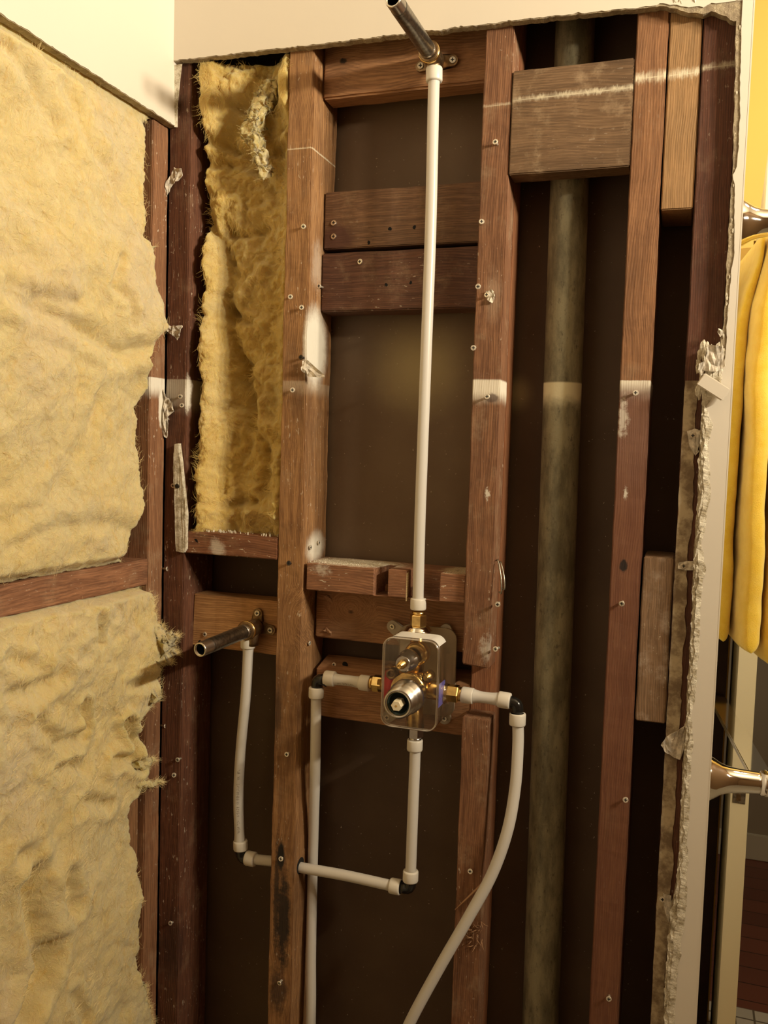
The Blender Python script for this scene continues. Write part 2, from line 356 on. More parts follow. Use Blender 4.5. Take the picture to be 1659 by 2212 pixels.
M['towel'] = s.done(c, 1.0, s.bump(s.noise(700, 4, .7), 0.7, 0.002), None, Sheen_Weight=0.4, Sheen_Roughness=0.5, Specular_IOR_Level=0.1, Subsurface_Weight=0.35, Subsurface_Radius=(0.02, 0.013, 0.003), Subsurface_Scale=1.0)
# mosaic floor
s = NT('mosaic_tile')
br = s.N.new('ShaderNodeTexBrick'); br.offset = 0; br.inputs['Scale'].default_value = 20
br.inputs['Brick Width'].default_value = 1; br.inputs['Row Height'].default_value = 1; br.inputs['Mortar Size'].default_value = 0.06
br.inputs['Color1'].default_value = (0.50, 0.47, 0.40, 1); br.inputs['Color2'].default_value = (0.42, 0.40, 0.34, 1); br.inputs['Mortar'].default_value = (0.12, 0.10, 0.07, 1)
s.L.new(s.pos, br.inputs['Vector'])
M['mosaic'] = s.done(br.outputs[0], 0.35)
s = NT('red_brown_planks')
br = s.N.new('ShaderNodeTexBrick'); br.inputs['Scale'].default_value = 1.0
br.inputs['Brick Width'].default_value = 1.1; br.inputs['Row Height'].default_value = 0.09; br.inputs['Mortar Size'].default_value = 0.002
br.inputs['Color1'].default_value = (0.15, 0.045, 0.025, 1); br.inputs['Color2'].default_value = (0.10, 0.03, 0.018, 1); br.inputs['Mortar'].default_value = (0.02, 0.008, 0.005, 1)
s.L.new(s.pos, br.inputs['Vector'])
M['planks'] = s.done(br.outputs[0], 0.4)

# ------------------------------------------------------------------ helpers
ROOT = {}
def link(o): COL.objects.link(o); return o
def thing(name, label, cat, loc, group=None):
    o = bpy.data.objects.new(name, None); o.empty_display_size = 0.03
    o.location = loc; link(o); o['label'] = label; o['category'] = cat
    if group: o['group'] = group
    return o
def wloc(o):
    v = Vector((0, 0, 0))
    while o is not None: v += o.location; o = o.parent
    return v
def obj(name, bm, mats, parent=None, loc=None, label=None, cat=None, group=None, kind=None, smooth=False):
    """bm is in world coordinates"""
    me = bpy.data.meshes.new(name)
    bmesh.ops.recalc_face_normals(bm, faces=bm.faces)
    base = wloc(parent) if parent is not None else Vector(loc if loc is not None else (0, 0, 0))
    if loc is None and parent is None:
        xs = [v.co for v in bm.verts]
        base = Vector((sum(v.x for v in xs) / len(xs), sum(v.y for v in xs) / len(xs), min(v.z for v in xs)))
    elif parent is not None:
        pass
    for v in bm.verts: v.co -= base
    bm.to_mesh(me); bm.free()
    if not isinstance(mats, (list, tuple)): mats = [mats]
    for mm in mats: me.materials.append(mm)
    if smooth:
        for p in me.polygons: p.use_smooth = True
    o = bpy.data.objects.new(name, me); link(o)
    if parent is not None: o.parent = parent
    else: o.location = base
    if label: o['label'] = label
    if cat: o['category'] = cat
    if group: o['group'] = group
    if kind: o['kind'] = kind
    return o
def fb(p, sc, oct=4, seed=0.0):
    return noise.fractal((Vector(p) + Vector((seed, seed * .37, seed * 1.7))) * sc, 0.8, 2.0, oct)

def add_box(bm, x0, x1, y0, y1, z0, z1, seg=None, jit=0.0, seed=0, bev=0.0, mat=0):
    """a board: bevelled box whose faces are cut along its length and slightly uneven"""
    b = bmesh.new()
    bmesh.ops.create_cube(b, size=1)
    for v in b.verts:
        v.co = Vector(((x0 + x1) / 2 + v.co.x * (x1 - x0), (y0 + y1) / 2 + v.co.y * (y1 - y0), (z0 + z1) / 2 + v.co.z * (z1 - z0)))
    if bev > 0:
        bmesh.ops.bevel(b, geom=b.edges[:], offset=bev, segments=2, affect='EDGES')
    if seg:
        ax, st = seg
        lo, hi = [(x0, x1), (y0, y1), (z0, z1)][ax]
        no = [0, 0, 0]; no[ax] = 1
        k = max(1, int((hi - lo) / st))
        for i in range(1, k):
            co = [0, 0, 0]; co[ax] = lo + (hi - lo) * i / k
            bmesh.ops.bisect_plane(b, geom=b.verts[:] + b.edges[:] + b.faces[:], plane_co=co, plane_no=no)
    if jit > 0:
        for v in b.verts:
            p = v.co.copy()
            v.co += Vector((fb(p, 14, 4, seed), fb(p, 14, 4, seed + 5), fb(p, 14, 4, seed + 9))) * jit
            v.co += Vector((fb(p, 120, 2, seed), fb(p, 120, 2, seed + 5), 0)) * jit * 0.35
    merge(bm, b, mat)
def merge(bm, b, mat=0):
    mp = {}
    for v in b.verts: mp[v] = bm.verts.new(v.co)
    for f in b.faces:
        try:
            nf = bm.faces.new([mp[v] for v in f.verts]); nf.material_index = mat if mat else f.material_index; nf.smooth = f.smooth
        except ValueError: pass
    b.free()
def board(name, x0, x1, y0, y1, z0, z1, mat, ax, label=None, cat='stud', parent=None, jit=0.0006, seed=0, bev=0.0015, group=None, st=0.01):
    bm = bmesh.new()
    add_box(bm, x0, x1, y0, y1, z0, z1, (ax, st), jit, seed, bev)
    return obj(name, bm, mat, parent, label=label, cat=cat if label else None, group=group)

def frame_of(d):
    d = d.normalized()
    a = Vector((0, 0, 1)) if abs(d.z) < 0.9 else Vector((0, 1, 0))
    u = d.cross(a).normalized(); v = d.cross(u).normalized()
    return d, u, v
def add_lathe(bm, p0, d, prof, n=24, mat=0, sides=None, capa=True, capb=True):
    """prof: list of (distance along d, radius)"""
    d, u, v = frame_of(Vector(d))
    n = sides or n
    rings = []
    for (t, r) in prof:
        rings.append([bm.verts.new(Vector(p0) + d * t + (u * math.cos(2 * math.pi * k / n) + v * math.sin(2 * math.pi * k / n)) * r) for k in range(n)])
    for a, b in zip(rings[:-1], rings[1:]):
        for k in range(n):
            f = bm.faces.new((a[k], a[(k + 1) % n], b[(k + 1) % n], b[k])); f.material_index = mat; f.smooth = (sides is None)
    if capa: f = bm.faces.new(rings[0][::-1]); f.material_index = mat
    if capb: f = bm.faces.new(rings[-1]); f.material_index = mat
def smooth_path(pts, k=10):
    P = [Vector(p) for p in pts]; P = [2 * P[0] - P[1]] + P + [2 * P[-1] - P[-2]]
    out = []
    for i in range(1, len(P) - 2):
        for j in range(k):
            t = j / k
            a, b, c, d = P[i - 1], P[i], P[i + 1], P[i + 2]
            out.append(0.5 * ((2 * b) + (c - a) * t + (2 * a - 5 * b + 4 * c - d) * t * t + (3 * b - a - 3 * c + d) * t ** 3))
    out.append(P[-2]); return out
def add_tube(bm, pts, r, n=20, mat=0, cap=True, rf=None):
    pts = [Vector(p) for p in pts]
    T = [(pts[min(i + 1, len(pts) - 1)] - pts[max(i - 1, 0)]).normalized() for i in range(len(pts))]
    _, u, v = frame_of(T[0])
    rings = []
    for i, p in enumerate(pts):
        u = (u - u.dot(T[i]) * T[i]).normalized(); v = T[i].cross(u)
        rr = rf(i / (len(pts) - 1)) * r if rf else r
        rings.append([bm.verts.new(p + (u * math.cos(2 * math.pi * k / n) + v * math.sin(2 * math.pi * k / n)) * rr) for k in range(n)])
    for a, b in zip(rings[:-1], rings[1:]):
        for k in range(n):
            f = bm.faces.new((a[k], a[(k + 1) % n], b[(k + 1) % n], b[k])); f.material_index = mat; f.smooth = True
    if cap: bm.faces.new(rings[0][::-1]).material_index = mat; bm.faces.new(rings[-1]).material_index = mat
def extrude_poly(bm, pts, d, mat=0):
    """pts: planar loop of world points, d: extrusion vector"""
    a = [bm.verts.new(Vector(p)) for p in pts]; b = [bm.verts.new(Vector(p) + Vector(d)) for p in pts]
    n = len(a)
    f = bm.faces.new(a); f.material_index = mat
    f2 = bm.faces.new(b[::-1]); f2.material_index = mat
    for i in range(n):
        q = bm.faces.new((a[i], b[i], b[(i + 1) % n], a[(i + 1) % n])); q.material_index = mat
    bmesh.ops.triangulate(bm, faces=[f, f2])
def extrude_strip(bm, A, B, d, mat=0):
    """sheet between two polylines of equal length, extruded by d"""
    d = Vector(d); n = len(A)
    V = [[bm.verts.new(Vector(p) + o) for p in L] for L in (A, B) for o in (Vector(), d)]
    a0, a1, b0, b1 = V
    for i in range(n - 1):
        for q in ((a0[i], a0[i+1], b0[i+1], b0[i]), (a1[i], b1[i], b1[i+1], a1[i+1]), (a0[i], a1[i], a1[i+1], a0[i+1]), (b0[i], b0[i+1], b1[i+1], b1[i])):
            bm.faces.new(q).material_index = mat
    for i in (0, n - 1): bm.faces.new((a0[i], b0[i], b1[i], a1[i])).material_index = mat
def interp(tab, t):
    """tab of (key, value) sorted by key"""
    if t <= tab[0][0]: return tab[0][1]
    for (a, va), (b, vb) in zip(tab[:-1], tab[1:]):
        if t <= b: return va + (vb - va) * (t - a) / (b - a)
    return tab[-1][1]
def ss(a, b, x):
    t = max(0.0, min(1.0, (x - a) / (b - a))); return t * t * (3 - 2 * t)

def screw(parent, p, n=(0, -1, 0), stick=0.006, r=0.0038, mat='screw', tilt=0.0, paper=0):
    """a screw standing proud of the board at p, facing n"""
    d = (Vector(n) + Vector((random.uniform(-1, 1), 0, random.uniform(-1, 1))) * 0.25 * (1 if n[1] else 0)).normalized()
    bm = bmesh.new()
    p = Vector(p)
    add_lathe(bm, p - d * 0.004, d, [(0, r * .45), (0.004 + stick - .0016, r * .45), (0.004 + stick - .0002, r), (0.004 + stick + .0006, r * .9)], 14)
    q = p + d * (stick + .0004)
    _, u, v = frame_of(d)
    for a, b in ((u, v), (v, u)):
        b2 = bmesh.new()
        bmesh.ops.create_cube(b2, size=1)
        for vv in b2.verts:
            c = vv.co.copy(); vv.co = q + a * c.x * r * 1.1 + b * c.y * r * .28 + d * c.z * 0.0007
        merge(bm, b2, 1)
    return obj('screw', bm, [M[mat], M['hole']], parent)

def flake(name, parent, outline, y, thick=0.0015, lift=0.008, mat='scrap', label=None, cat=None, plane='y', xc=-.75, seed=0, rough=0.004):
    """ragged curled scrap traced as a fan of triangles with its own thickness"""
    P = [W(a, b, y) if plane == 'y' else WX(a, b, xc) for a, b in outline]
    bm = bmesh.new()
    extrude_poly(bm, P, (0, thick, 0) if plane == 'y' else (-thick, 0, 0))
    bmesh.ops.subdivide_edges(bm, edges=bm.edges[:], cuts=3, use_grid_fill=True)
    cen = sum(P, Vector()) / len(P)
    for v in bm.verts:
        k = (v.co - cen).length
        o = fb(v.co, 60, 4, seed) * rough * 2
        v.co += Vector((fb(v.co, 150, 3, seed + 3) * rough * .3, -abs(o) - k * lift * 8, fb(v.co, 150, 3, seed + 7) * rough * .3))
    return obj(name, bm, M[mat], parent, label=label, cat=cat)

def struct(name, bm, mats, **k):
    return obj(name, bm, mats, kind='structure', **k)

# ------------------------------------------------------------------ the setting
XA0, XA1 = -0.765, -0.729
XB0, XB1 = -0.5685, -0.530
XC0, XC1 = -0.2827, -0.2451
XD0, XD1 = -0.0886, -0.0505
XE0, XE1 = -0.0095, 0.033
CEIL = 2.95
PANEL = 0.098
XW = 0.0468                      # end of the partition

bm = bmesh.new(); add_box(bm, -1.0, 1.6, -2.3, 1.40, -0.05, 0.0); struct('floor', bm, M['mosaic'])
bm = bmesh.new(); add_box(bm, -.75, XW, -1.0, -.014, 0.0, 0.012); struct('floor_bounce_blocker', bm, plain('dark_bounce_stop', (.10, .06, .035, 1), .8, var=.3))  # unseen dark sheet added to cut light bounced up from the floor
bm = bmesh.new(); add_box(bm, -1.2, 2.4, 1.40, 2.55, -0.05, 0.0); struct('floor_hall', bm, M['planks'])
bm = bmesh.new(); add_box(bm, -1.2, 2.4, -2.3, 2.55, CEIL, CEIL + .05); struct('ceiling', bm, M['ceil'])
bm = bmesh.new(); add_box(bm, 1.5, 1.6, -2.2, 1.28, 0, CEIL); struct('wall_right', bm, M['dimwall'])
bm = bmesh.new(); add_box(bm, -0.87, 1.5, -2.3, -2.2, 0, CEIL); struct('wall_rear', bm, M['dimwall'])
# yellow wall with the doorway
bm = bmesh.new()
add_box(bm, -.12, 0.130, 1.30, 1.40, 0, CEIL)
add_box(bm, 0.130, 0.93, 1.30, 1.40, 2.09, CEIL)
add_box(bm, 0.93, 1.5, 1.30, 1.40, 0, CEIL)
struct('wall_yellow', bm, M['yellowwall'])
bm = bmesh.new(); add_box(bm, -1.2, 2.4, 2.42, 2.5, 0, CEIL); struct('wall_hall', bm, M['greige'])
bm = bmesh.new(); add_box(bm, -1.2, 2.4, 2.405, 2.42, 0, 0.10, bev=.003); struct('baseboard_hall', bm, drywall_paint('baseboard_paint', (.52, .47, .36, 1)))
# wall that carries the towel rails, turning the corner behind the studs
bm = bmesh.new(); extrude_poly(bm, [Vector((x, y, 0)) for x, y in [(.0335, 0), (XW, 0), (-.098, 1.3), (-.115, 1.3), (.010, .18), (.0325, .112)]], (0, 0, CEIL)); struct('wall_side', bm, M['paint'])
# panel behind the studs (back of the next room's drywall)
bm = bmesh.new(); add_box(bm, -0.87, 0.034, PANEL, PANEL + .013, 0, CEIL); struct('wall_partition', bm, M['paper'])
# sheathing behind the left wall
bm = bmesh.new(); add_box(bm, -0.87, -0.857, -2.2, PANEL, 0, CEIL); struct('wall_sheathing', bm, plain('dark_sheathing', (.09, .045, .03, 1), .8, var=.3))
# left wall drywall: above the cut, and full height nearer the door
def ragged(tab_pts, amp, seed, n=260):
    out = []
    for (a, b) in zip(tab_pts[:-1], tab_pts[1:]):
        k = max(2, int((Vector(b) - Vector(a)).length / 0.004))
        for i in range(k):
            p = Vector(a).lerp(Vector(b), i / k)
            out.append(p)
    out.append(Vector(tab_pts[-1]))
    return out
bm = bmesh.new()
low = ragged([(-.752, -0.0, 1.9965), (-.752, -.36, 1.9945), (-.752, -.5, 1.994)], 0, 0)
low = [p + Vector((0, 0, fb(p, 60, 4, 3) * .0012)) for p in low]
extrude_strip(bm, low, [Vector((p.x, p.y, CEIL)) for p in low], (-.0125, 0, 0), 1)
low2 = [p + Vector((.0012, 0, abs(fb(p, 90, 4, 8)) * .0015 + .0004)) for p in low]
extrude_strip(bm, low2, [Vector((p.x, p.y, CEIL)) for p in low2], (-.0011, 0, 0), 0)
b2 = bmesh.new(); add_box(b2, -.7645, -.7508, -2.2, -.5, 0, CEIL); merge(bm, b2)
struct('wall_left', bm, [M['paint'], M['gypsum']])

# back wall drywall: top sheet, corner strip with torn edge, two layers
gy = [(0, 1592), (50, 1590), (160, 1588), (350, 1583), (450, 1577), (550, 1572), (700, 1563), (760, 1556), (820, 1528), (880, 1516), (960, 1511), (1080, 1506), (1200, 1499), (1320, 1494), (1450, 1488), (1560, 1481), (1650, 1476), (1780, 1469), (1900, 1462), (1960, 1450), (2030, 1442), (2120, 1436), (2212, 1433), (2400, 1425)]
pt = [(0, 1603), (120, 1601), (200, 1598), (300, 1597), (360, 1592), (380, 1583), (400, 1587), (480, 1586), (550, 1585), (600, 1580), (640, 1574), (700, 1571), (780, 1566), (820, 1555), (850, 1540), (880, 1524), (920, 1533), (960, 1526), (1050, 1530), (1130, 1521), (1180, 1512), (1230, 1519), (1280, 1512), (1330, 1508), (1400, 1506), (1450, 1503), (1490, 1500), (1530, 1493), (1600, 1494), (1700, 1486), (1830, 1482), (1950, 1477), (2050, 1465), (2130, 1456), (2212, 1451), (2400, 1441)]
def strip_edge(tab, y, amp, seed, z0=0.0, z1=2.045):
    # convert the table to (z, x)
    zx = sorted([(W(px, py, y).z, W(px, py, y).x) for py, px in tab])
    out = []; z = z1
    while z > z0:
        p = Vector((interp(zx, z), y, z))
        p.x += fb(p, 45, 4, seed) * amp + fb(p, 200, 3, seed + 2) * amp * .5
        out.append(p); z -= 0.003 if z > .7 else 0.03
    out.append(Vector((interp(zx, z0), y, z0)))
    return out
bm = bmesh.new()
YD = -0.0125
top = ragged([W(372, 133, YD), W(400, 130, YD), W(700, 96, YD), W(1200, 36, YD), W(1440, 12, YD), W(1462, 16, YD), W(1480, 25, YD), W(1510, 28, YD), W(1545, 26, YD), W(1570, 34, YD), W(1585, 45, YD)], 0, 0)
top[0].x = -.7515
top = [p + Vector((0, 0, fb(p, 90, 4, 1) * .0016 + (abs(fb(p, 50, 3, 4)) * -.003 if p.x > -.06 else 0))) for p in top]
edge = strip_edge(gy, YD, .0012, 11)
zc_ = top[-1].z
top.append(Vector((XW - .001, YD, zc_)))
extrude_strip(bm, top, [Vector((p.x, YD, CEIL)) for p in top], (0, .012, 0), 1)
edge = [Vector((edge[0].x, YD, zc_))] + edge
extrude_strip(bm, edge, [Vector((XW - .001, YD, p.z)) for p in edge], (0, .012, 0), 1)
ptop = [p + Vector((0, -.0012, .0006 + abs(fb(p, 120, 3, 9)) * .0014)) for p in top[:-6]]
ptop = [p + Vector((0, 0, max(0, (p.x + .07)) * .12)) for p in ptop if p.x < .028]
edge2 = strip_edge(pt, YD - .0012, .0010, 21)
ptop.append(Vector((XW, YD - .0012, ptop[-1].z)))
extrude_strip(bm, ptop, [Vector((p.x, YD - .0012, CEIL)) for p in ptop], (0, .0011, 0), 0)
edge2 = [Vector((edge2[0].x, YD - .0012, ptop[-1].z))] + edge2
extrude_strip(bm, edge2, [Vector((XW, YD - .0012, p.z)) for p in edge2], (0, .0011, 0), 0)
b2 = bmesh.new(); add_box(b2, XW - .001, XW + .0005, YD - .0014, 0, 0, CEIL); merge(bm, b2)
wb = struct('wall_back', bm, [M['paint'], M['gypsum']])
# torn plaster crumbs along the cut edge of the corner strip: parts of the wall sheet
bm = bmesh.new()
random.seed(3)
zx1 = sorted([(W(px, py, YD).z, W(px, py, YD).x) for py, px in gy]); zx2 = sorted([(W(px, py, YD).z, W(px, py, YD).x) for py, px in pt])
def crumb(bm, c, r, seed, sy=.5, mat=0):
    b = bmesh.new(); bmesh.ops.create_icosphere(b, subdivisions=2, radius=1)
    for v in b.verts:
        k = 1 + 0.55 * fb(v.co, 1.6, 3, seed)
        v.co = Vector(c) + Vector((v.co.x * r * k * .7, v.co.y * r * k * sy, v.co.z * r * k * 2.0))
    merge(bm, b, mat)
z = 2.04
while z > .72:
    xa, xb = interp(zx1, z), interp(zx2, z)
    dens = (1 if random.random() < .25 else 0) if z > 1.68 else (1 if random.random() < .5 else 0)
    for _ in range(dens):
        x = random.uniform(xa + .001, xb + .001)
        crumb(bm, (x, YD - random.uniform(0, .0012), z + random.uniform(-.004, .004)), random.uniform(.0008, .0030 if z < 1.67 else .0018), z * 9 + x, .25)
    z -= random.uniform(.003, .007)
for k in range(40):
    x = random.uniform(-.05, .04); crumb(bm, (x, YD - .001, 2.088 + random.uniform(-.006, .010)), random.uniform(.002, .005), k, .4)
for k in range(40):
    p = W(random.uniform(1505, 1560), random.uniform(745, 850), YD); crumb(bm, p, random.uniform(.002, .0055), k + 100, .5)
obj('torn_edge', bm, M['torn'], wb, kind='stuff')
for k_, (f0, f1, yo, zz0, zz1) in enumerate([(.05, .80, -.0006, .60, 1.66), (.30, 1.15, -.0016, .55, 1.64), (.55, 1.25, -.0024, .60, 1.60)]):
    bm = bmesh.new(); A_ = []; B_ = []; z = zz1
    while z > zz0:
        xa, xb = interp(zx1, z), interp(zx2, z); wd_ = xb - xa
        A_.append(Vector((xa + wd_ * f0 + fb((z, k_, 0), 55, 5, k_ * 7) * .0028, YD + yo - abs(fb((z, 0, k_), 60, 4, 3)) * .0022, z)))
        B_.append(Vector((xa + wd_ * f1 + fb((z, k_, 5), 45, 5, k_ * 9) * .0024, YD + yo * .6 - abs(fb((z, 2, k_), 70, 4, 8)) * .0010, z))); z -= .0022
    extrude_strip(bm, A_, B_, (0, .0006, 0)); obj('peeled_paper', bm, M['torn'], wb)
# loose paper of the inner corner, top left
bm = bmesh.new()
extrude_poly(bm, [WX(373, 145, -.7505)] and [Vector((-.7515, -.012, 2.083)), Vector((-.7375, -.012, 2.083)), Vector((-.742, -.010, 2.06)), Vector((-.746, -.008, 2.03)), Vector((-.748, -.006, 1.995)), Vector((-.7515, -.008, 1.995))], (0, .001, 0))
obj('corner_tape', bm, M['torn'], wb)

# ------------------------------------------------------------------ studs of the back wall
def sidescrews(): pass
sA = board('stud', XA0, XA1, 0.0, .0905, 0, 2.93, M['studA'], 2, 'dark reddish corner stud of the back wall, torn paper scraps clinging to it', seed=1, jit=.0008)
for (px, py) in [(382, 1369), (379, 1673), (388, 1639), (373, 1992), (393, 856), (396, 878), (364, 906)]:
    screw(sA, W(px, py, 0), stick=.006)
sB = board('stud', XB0, XB1, 0.0, .0905, 0, 2.93, M['studB'], 2, 'orange brown stud left of the riser pipe, blackened by a burn low down', seed=2, jit=.0012)
for (px, py, mt) in [(659, 490, 'screw'), (630, 642, 'screw'), (654, 666, 'screw'), (655, 773, 'darkscrew'), (634, 843, 'screw'), (627, 1217, 'darkscrew'), (623, 1627, 'screw'), (610, 1853, 'screw'), (608, 2118, 'screw')]:
    screw(sB, W(px, py, 0), stick=.006, mat=mt)
for (px, py) in [(665, 1389), (667, 1182), (685, 1172)]:
    screw(sB, WX(px, py, XB1), n=(1, 0, 0), stick=.003)
# stud C: cut out behind the cold supply
zc1 = W(1030, 1434, 0).z; zc2 = W(1025, 1553, 0).z
bm = bmesh.new(); add_box(bm, XC0, XC1, 0, .047, zc1, 2.93, (2, .01), .0008, 3, .0015)
for v in bm.verts:
    if v.co.z < zc1 + .004: v.co.z += fb(v.co, 90, 4, 2) * .0035 - (v.co.x - XC0) * .18
sC = obj('stud', bm, M['studC'], label='red brown stud right of the riser pipe, ending raggedly above the cold branch', cat='stud')
for (px, py) in [(1040, 484), (1034, 620), (1057, 640), (1024, 752), (1055, 858), (1074, 312), (1077, 1303), (1075, 1400)]:
    screw(sC, W(px, py, 0), stick=.008)
flake('paper_shred', sC, [(1050, 630), (1064, 626), (1070, 640), (1064, 655), (1052, 648)], -.001, seed=5)
for (a, b) in [((1076, 1212), (1083, 1280)), ((1082, 1216), (1090, 1272))]:   # bent fence staple on the right face
    bm = bmesh.new(); p0 = W(*a, .006); p1 = W(*b, -.004); p0.x = max(p0.x, XC1 + .002); p1.x = max(p1.x, XC1 + .002)
    add_tube(bm, smooth_path([p0 + Vector((-.004, .004, 0)), p0, (p0 + p1) / 2 + Vector((.002, -.002, 0)), p1, p1 + Vector((-.004, .004, 0))], 6), .0011, 8)
    obj('bent_nail', bm, M['galv'], sC)
bm = bmesh.new(); add_box(bm, -.2795, XC1 + .0005, .0475, .0905, 0, 2.93, (2, .01), .0006, 4, .001)
obj('rear_stud', bm, M['studCrear'], label='orange rear board seen where the stud is cut away behind the cold branch', cat='stud')
bm = bmesh.new(); add_box(bm, W(997, 1600, 0).x, XC1 + .003, 0, .047, 0, zc2, (2, .01), .0010, 6, .001)
bm.faces.ensure_lookup_table()
for f in bm.faces:
    if f.calc_center_median().z > zc2 - .0012 and abs(f.normal.z) > .6: f.material_index = 1
sC2 = obj('stud', bm, [M['studC'], M['freshcut']], label='lower stump of the cut stud with a pale fresh top, behind the curving cold pipe', cat='stud')
screw(sC2, W(1018, 1880, 0), stick=.005)
bm = bmesh.new()
p0, p1 = W(983, 1965, -.012), W(1046, 1906, .0)
add_tube(bm, [p0, p0.lerp(p1, .3), p0.lerp(p1, .7), p1], .0022, 6, rf=lambda t: .25 + t * .9)
obj('splinter', bm, M['splinter'], sC2)
bm = bmesh.new()
for k in range(26):
    a = W(random.uniform(1015, 1042), random.uniform(1985, 2045), -.001); b = a + Vector((random.uniform(-.012, .012), -random.uniform(.001, .008), random.uniform(-.012, .012)))
    add_tube(bm, [a, (a + b) / 2 + Vector((0, -.002, 0)), b], .0006, 5, rf=lambda t: 1.2 - t)
obj('splinters', bm, M['splinter'], sC2, kind='stuff')
sD = board('stud', XD0, XD1, 0, .0905, 0, 2.93, M['studD'], 2, 'smooth red stud right of the grey iron vent pipe, white paint band at mid height', seed=7, jit=.0007)
for (px, py) in [(1372, 850), (1351, 1725), (1316, 2151), (1345, 1300)]:
    screw(sD, W(px, py, 0), stick=.007)
s_ = wood('dark_end_stud_painted', (0.080, 0.026, 0.014, 1), (0.125, 0.044, 0.026, 1), 'z', 8, dust=0.15, speck=0.2, line=(2.004, -0.03, -0.01, .006, .6))
sE = board('stud', XE0, XE1, 0, .0905, 0, 2.93, M['studE'], 2, 'dark red end stud at the far right against the torn plaster corner', seed=8, jit=.0006)
# old plaster skim on the end stud's left half, below mid height
s = NT('old_plaster_skim')
c = s.mix(s.ramp(s.noise(25, 7, .7), .4, .62), (.20, .14, .085, 1), (.52, .43, .29, 1))
M['skim'] = s.done(c, .8, s.bump(s.noise(90, 5, .6), .3, .002))
bm = bmesh.new()
L = []; Rr = []; z = zband
while z > 0:
    L.append(Vector((XE0 + .0005 + fb((0, 0, z), 60, 3, 3) * .0008, -.0012, z)))
    Rr.append(Vector((XE0 + .0165 - ss(1.25, 1.0, z) * .0 + fb((1, 0, z), 30, 4, 5) * .003, -.0012, z))); z -= .006
extrude_strip(bm, L, Rr, (0, .0016, 0))
obj('plaster_skim', bm, M['skim'], sE, label='dirty cream plaster skim')
for (px, py) in [(1476, 1222), (1451, 1593), (1431, 1941), (1497, 940)]:
    screw(sE, W(px, py, -.001), stick=.003)
flake('plaster_remnant', sE, [(1466, 1216), (1484, 1212), (1502, 1212), (1502, 1232), (1480, 1232), (1464, 1228)], -.003, lift=.002, seed=2, rough=.0015)
flake('plaster_remnant', sE, [(1438, 1592), (1450, 1584), (1478, 1568), (1482, 1600), (1470, 1640), (1456, 1636), (1436, 1622), (1428, 1610)], -.003, lift=.003, seed=4, rough=.0022)
flake('plaster_remnant', sE, [(1432, 1930), (1450, 1934), (1452, 1965), (1444, 1990), (1434, 1962)], -.003, lift=.002, seed=6, rough=.0015)
flake('plaster_remnant', sE, [(1484, 932), (1500, 926), (1514, 930), (1514, 950), (1500, 956), (1510, 975), (1502, 985), (1490, 965)], -.003, lift=.004, seed=8, rough=.002)
for k, (pts, sd) in enumerate([([(1552, 709), (1560, 712), (1562, 722), (1555, 728), (1549, 718)], 3), ([(1530, 745), (1560, 750), (1566, 790), (1548, 805), (1520, 800), (1522, 770)], 5), ([(1512, 785), (1522, 782), (1522, 802), (1514, 815), (1508, 800)], 7)]):
    flake('plaster_remnant', wb, pts, -.016, lift=.006, seed=sd)

# blocks between the studs --------------------------------------------------
def zz(px, py, y): return W(px, py, y).z
b = board('wood_block', XB1 + .0015, XC0 - .001, .031, .069, zz(700, 214, .031), 2.15, M['blocktop'], 0, 'long brown block high up, carrying the shower arm elbow', cat='wood block', seed=21, jit=.001, bev=.003)
screw(b, W(741, 131, .031), stick=-.001, mat='darkscrew')
bU = board('wood_block', XB1 + .0015, XC0 - .001, .048, .087, zz(700, 540, .048) + .001, zz(703, 416, .048), M['block2'], 0, 'brown block with two bright screws at left, upper of two behind the riser', cat='wood block', seed=22, jit=.0008)
for (px, py, mt) in [(721, 482, 'thread'), (721, 511, 'thread')]:
    screw(bU, W(px, py, .048), stick=.0008, r=.0046, mat=mt)
for (px, py) in [(842, 495), (896, 491), (795, 524)]:
    screw(bU, W(px, py, .048), stick=-.0008, r=.0032, mat='hole')
bM = board('wood_block', XB1 + .0008, XC0 - .001, .0455, .087, zz(694, 674, .0455), zz(694, 546, .0455) - .001, M['block3'], 0, 'very dark red block, lower of two behind the riser', cat='wood block', seed=23, jit=.001, bev=.002)
screw(bM, W(779, 566, .0455), stick=.002, r=.0042)
for (px, py) in [(835, 614), (886, 610)]:
    screw(bM, W(px, py, .0455), stick=-.0008, r=.0028, mat='hole')
screw(bM, W(693, 621, .0455) + Vector((.003, 0, 0)), stick=.012)
board('wood_block', XC1 + .0008, XD0 - .0008, -.0005, .036, zz(1102, 378, 0), zz(1108, 154, 0), M['block'], 0, 'wide grey brown block before the iron vent pipe, chalky line along it', cat='wood block', seed=24, jit=.0008)
board('wood_block', XD1 + .0015, XE0 - .0012, .001, .085, zz(1470, 452, .001), 2.93, M['blockDE'], 2, 'tan block wedged between the two right hand studs near the top', cat='wood block', seed=25, jit=.0005)
board('wood_block', XD1 + .0025, XE0 - .0012, .002, .085, zz(1410, 1560, .002), zz(1420, 1204, .002), M['blockDE2'], 2, 'grey dusty block wedged between the two right hand studs halfway down', cat='wood block', seed=26, jit=.0007)
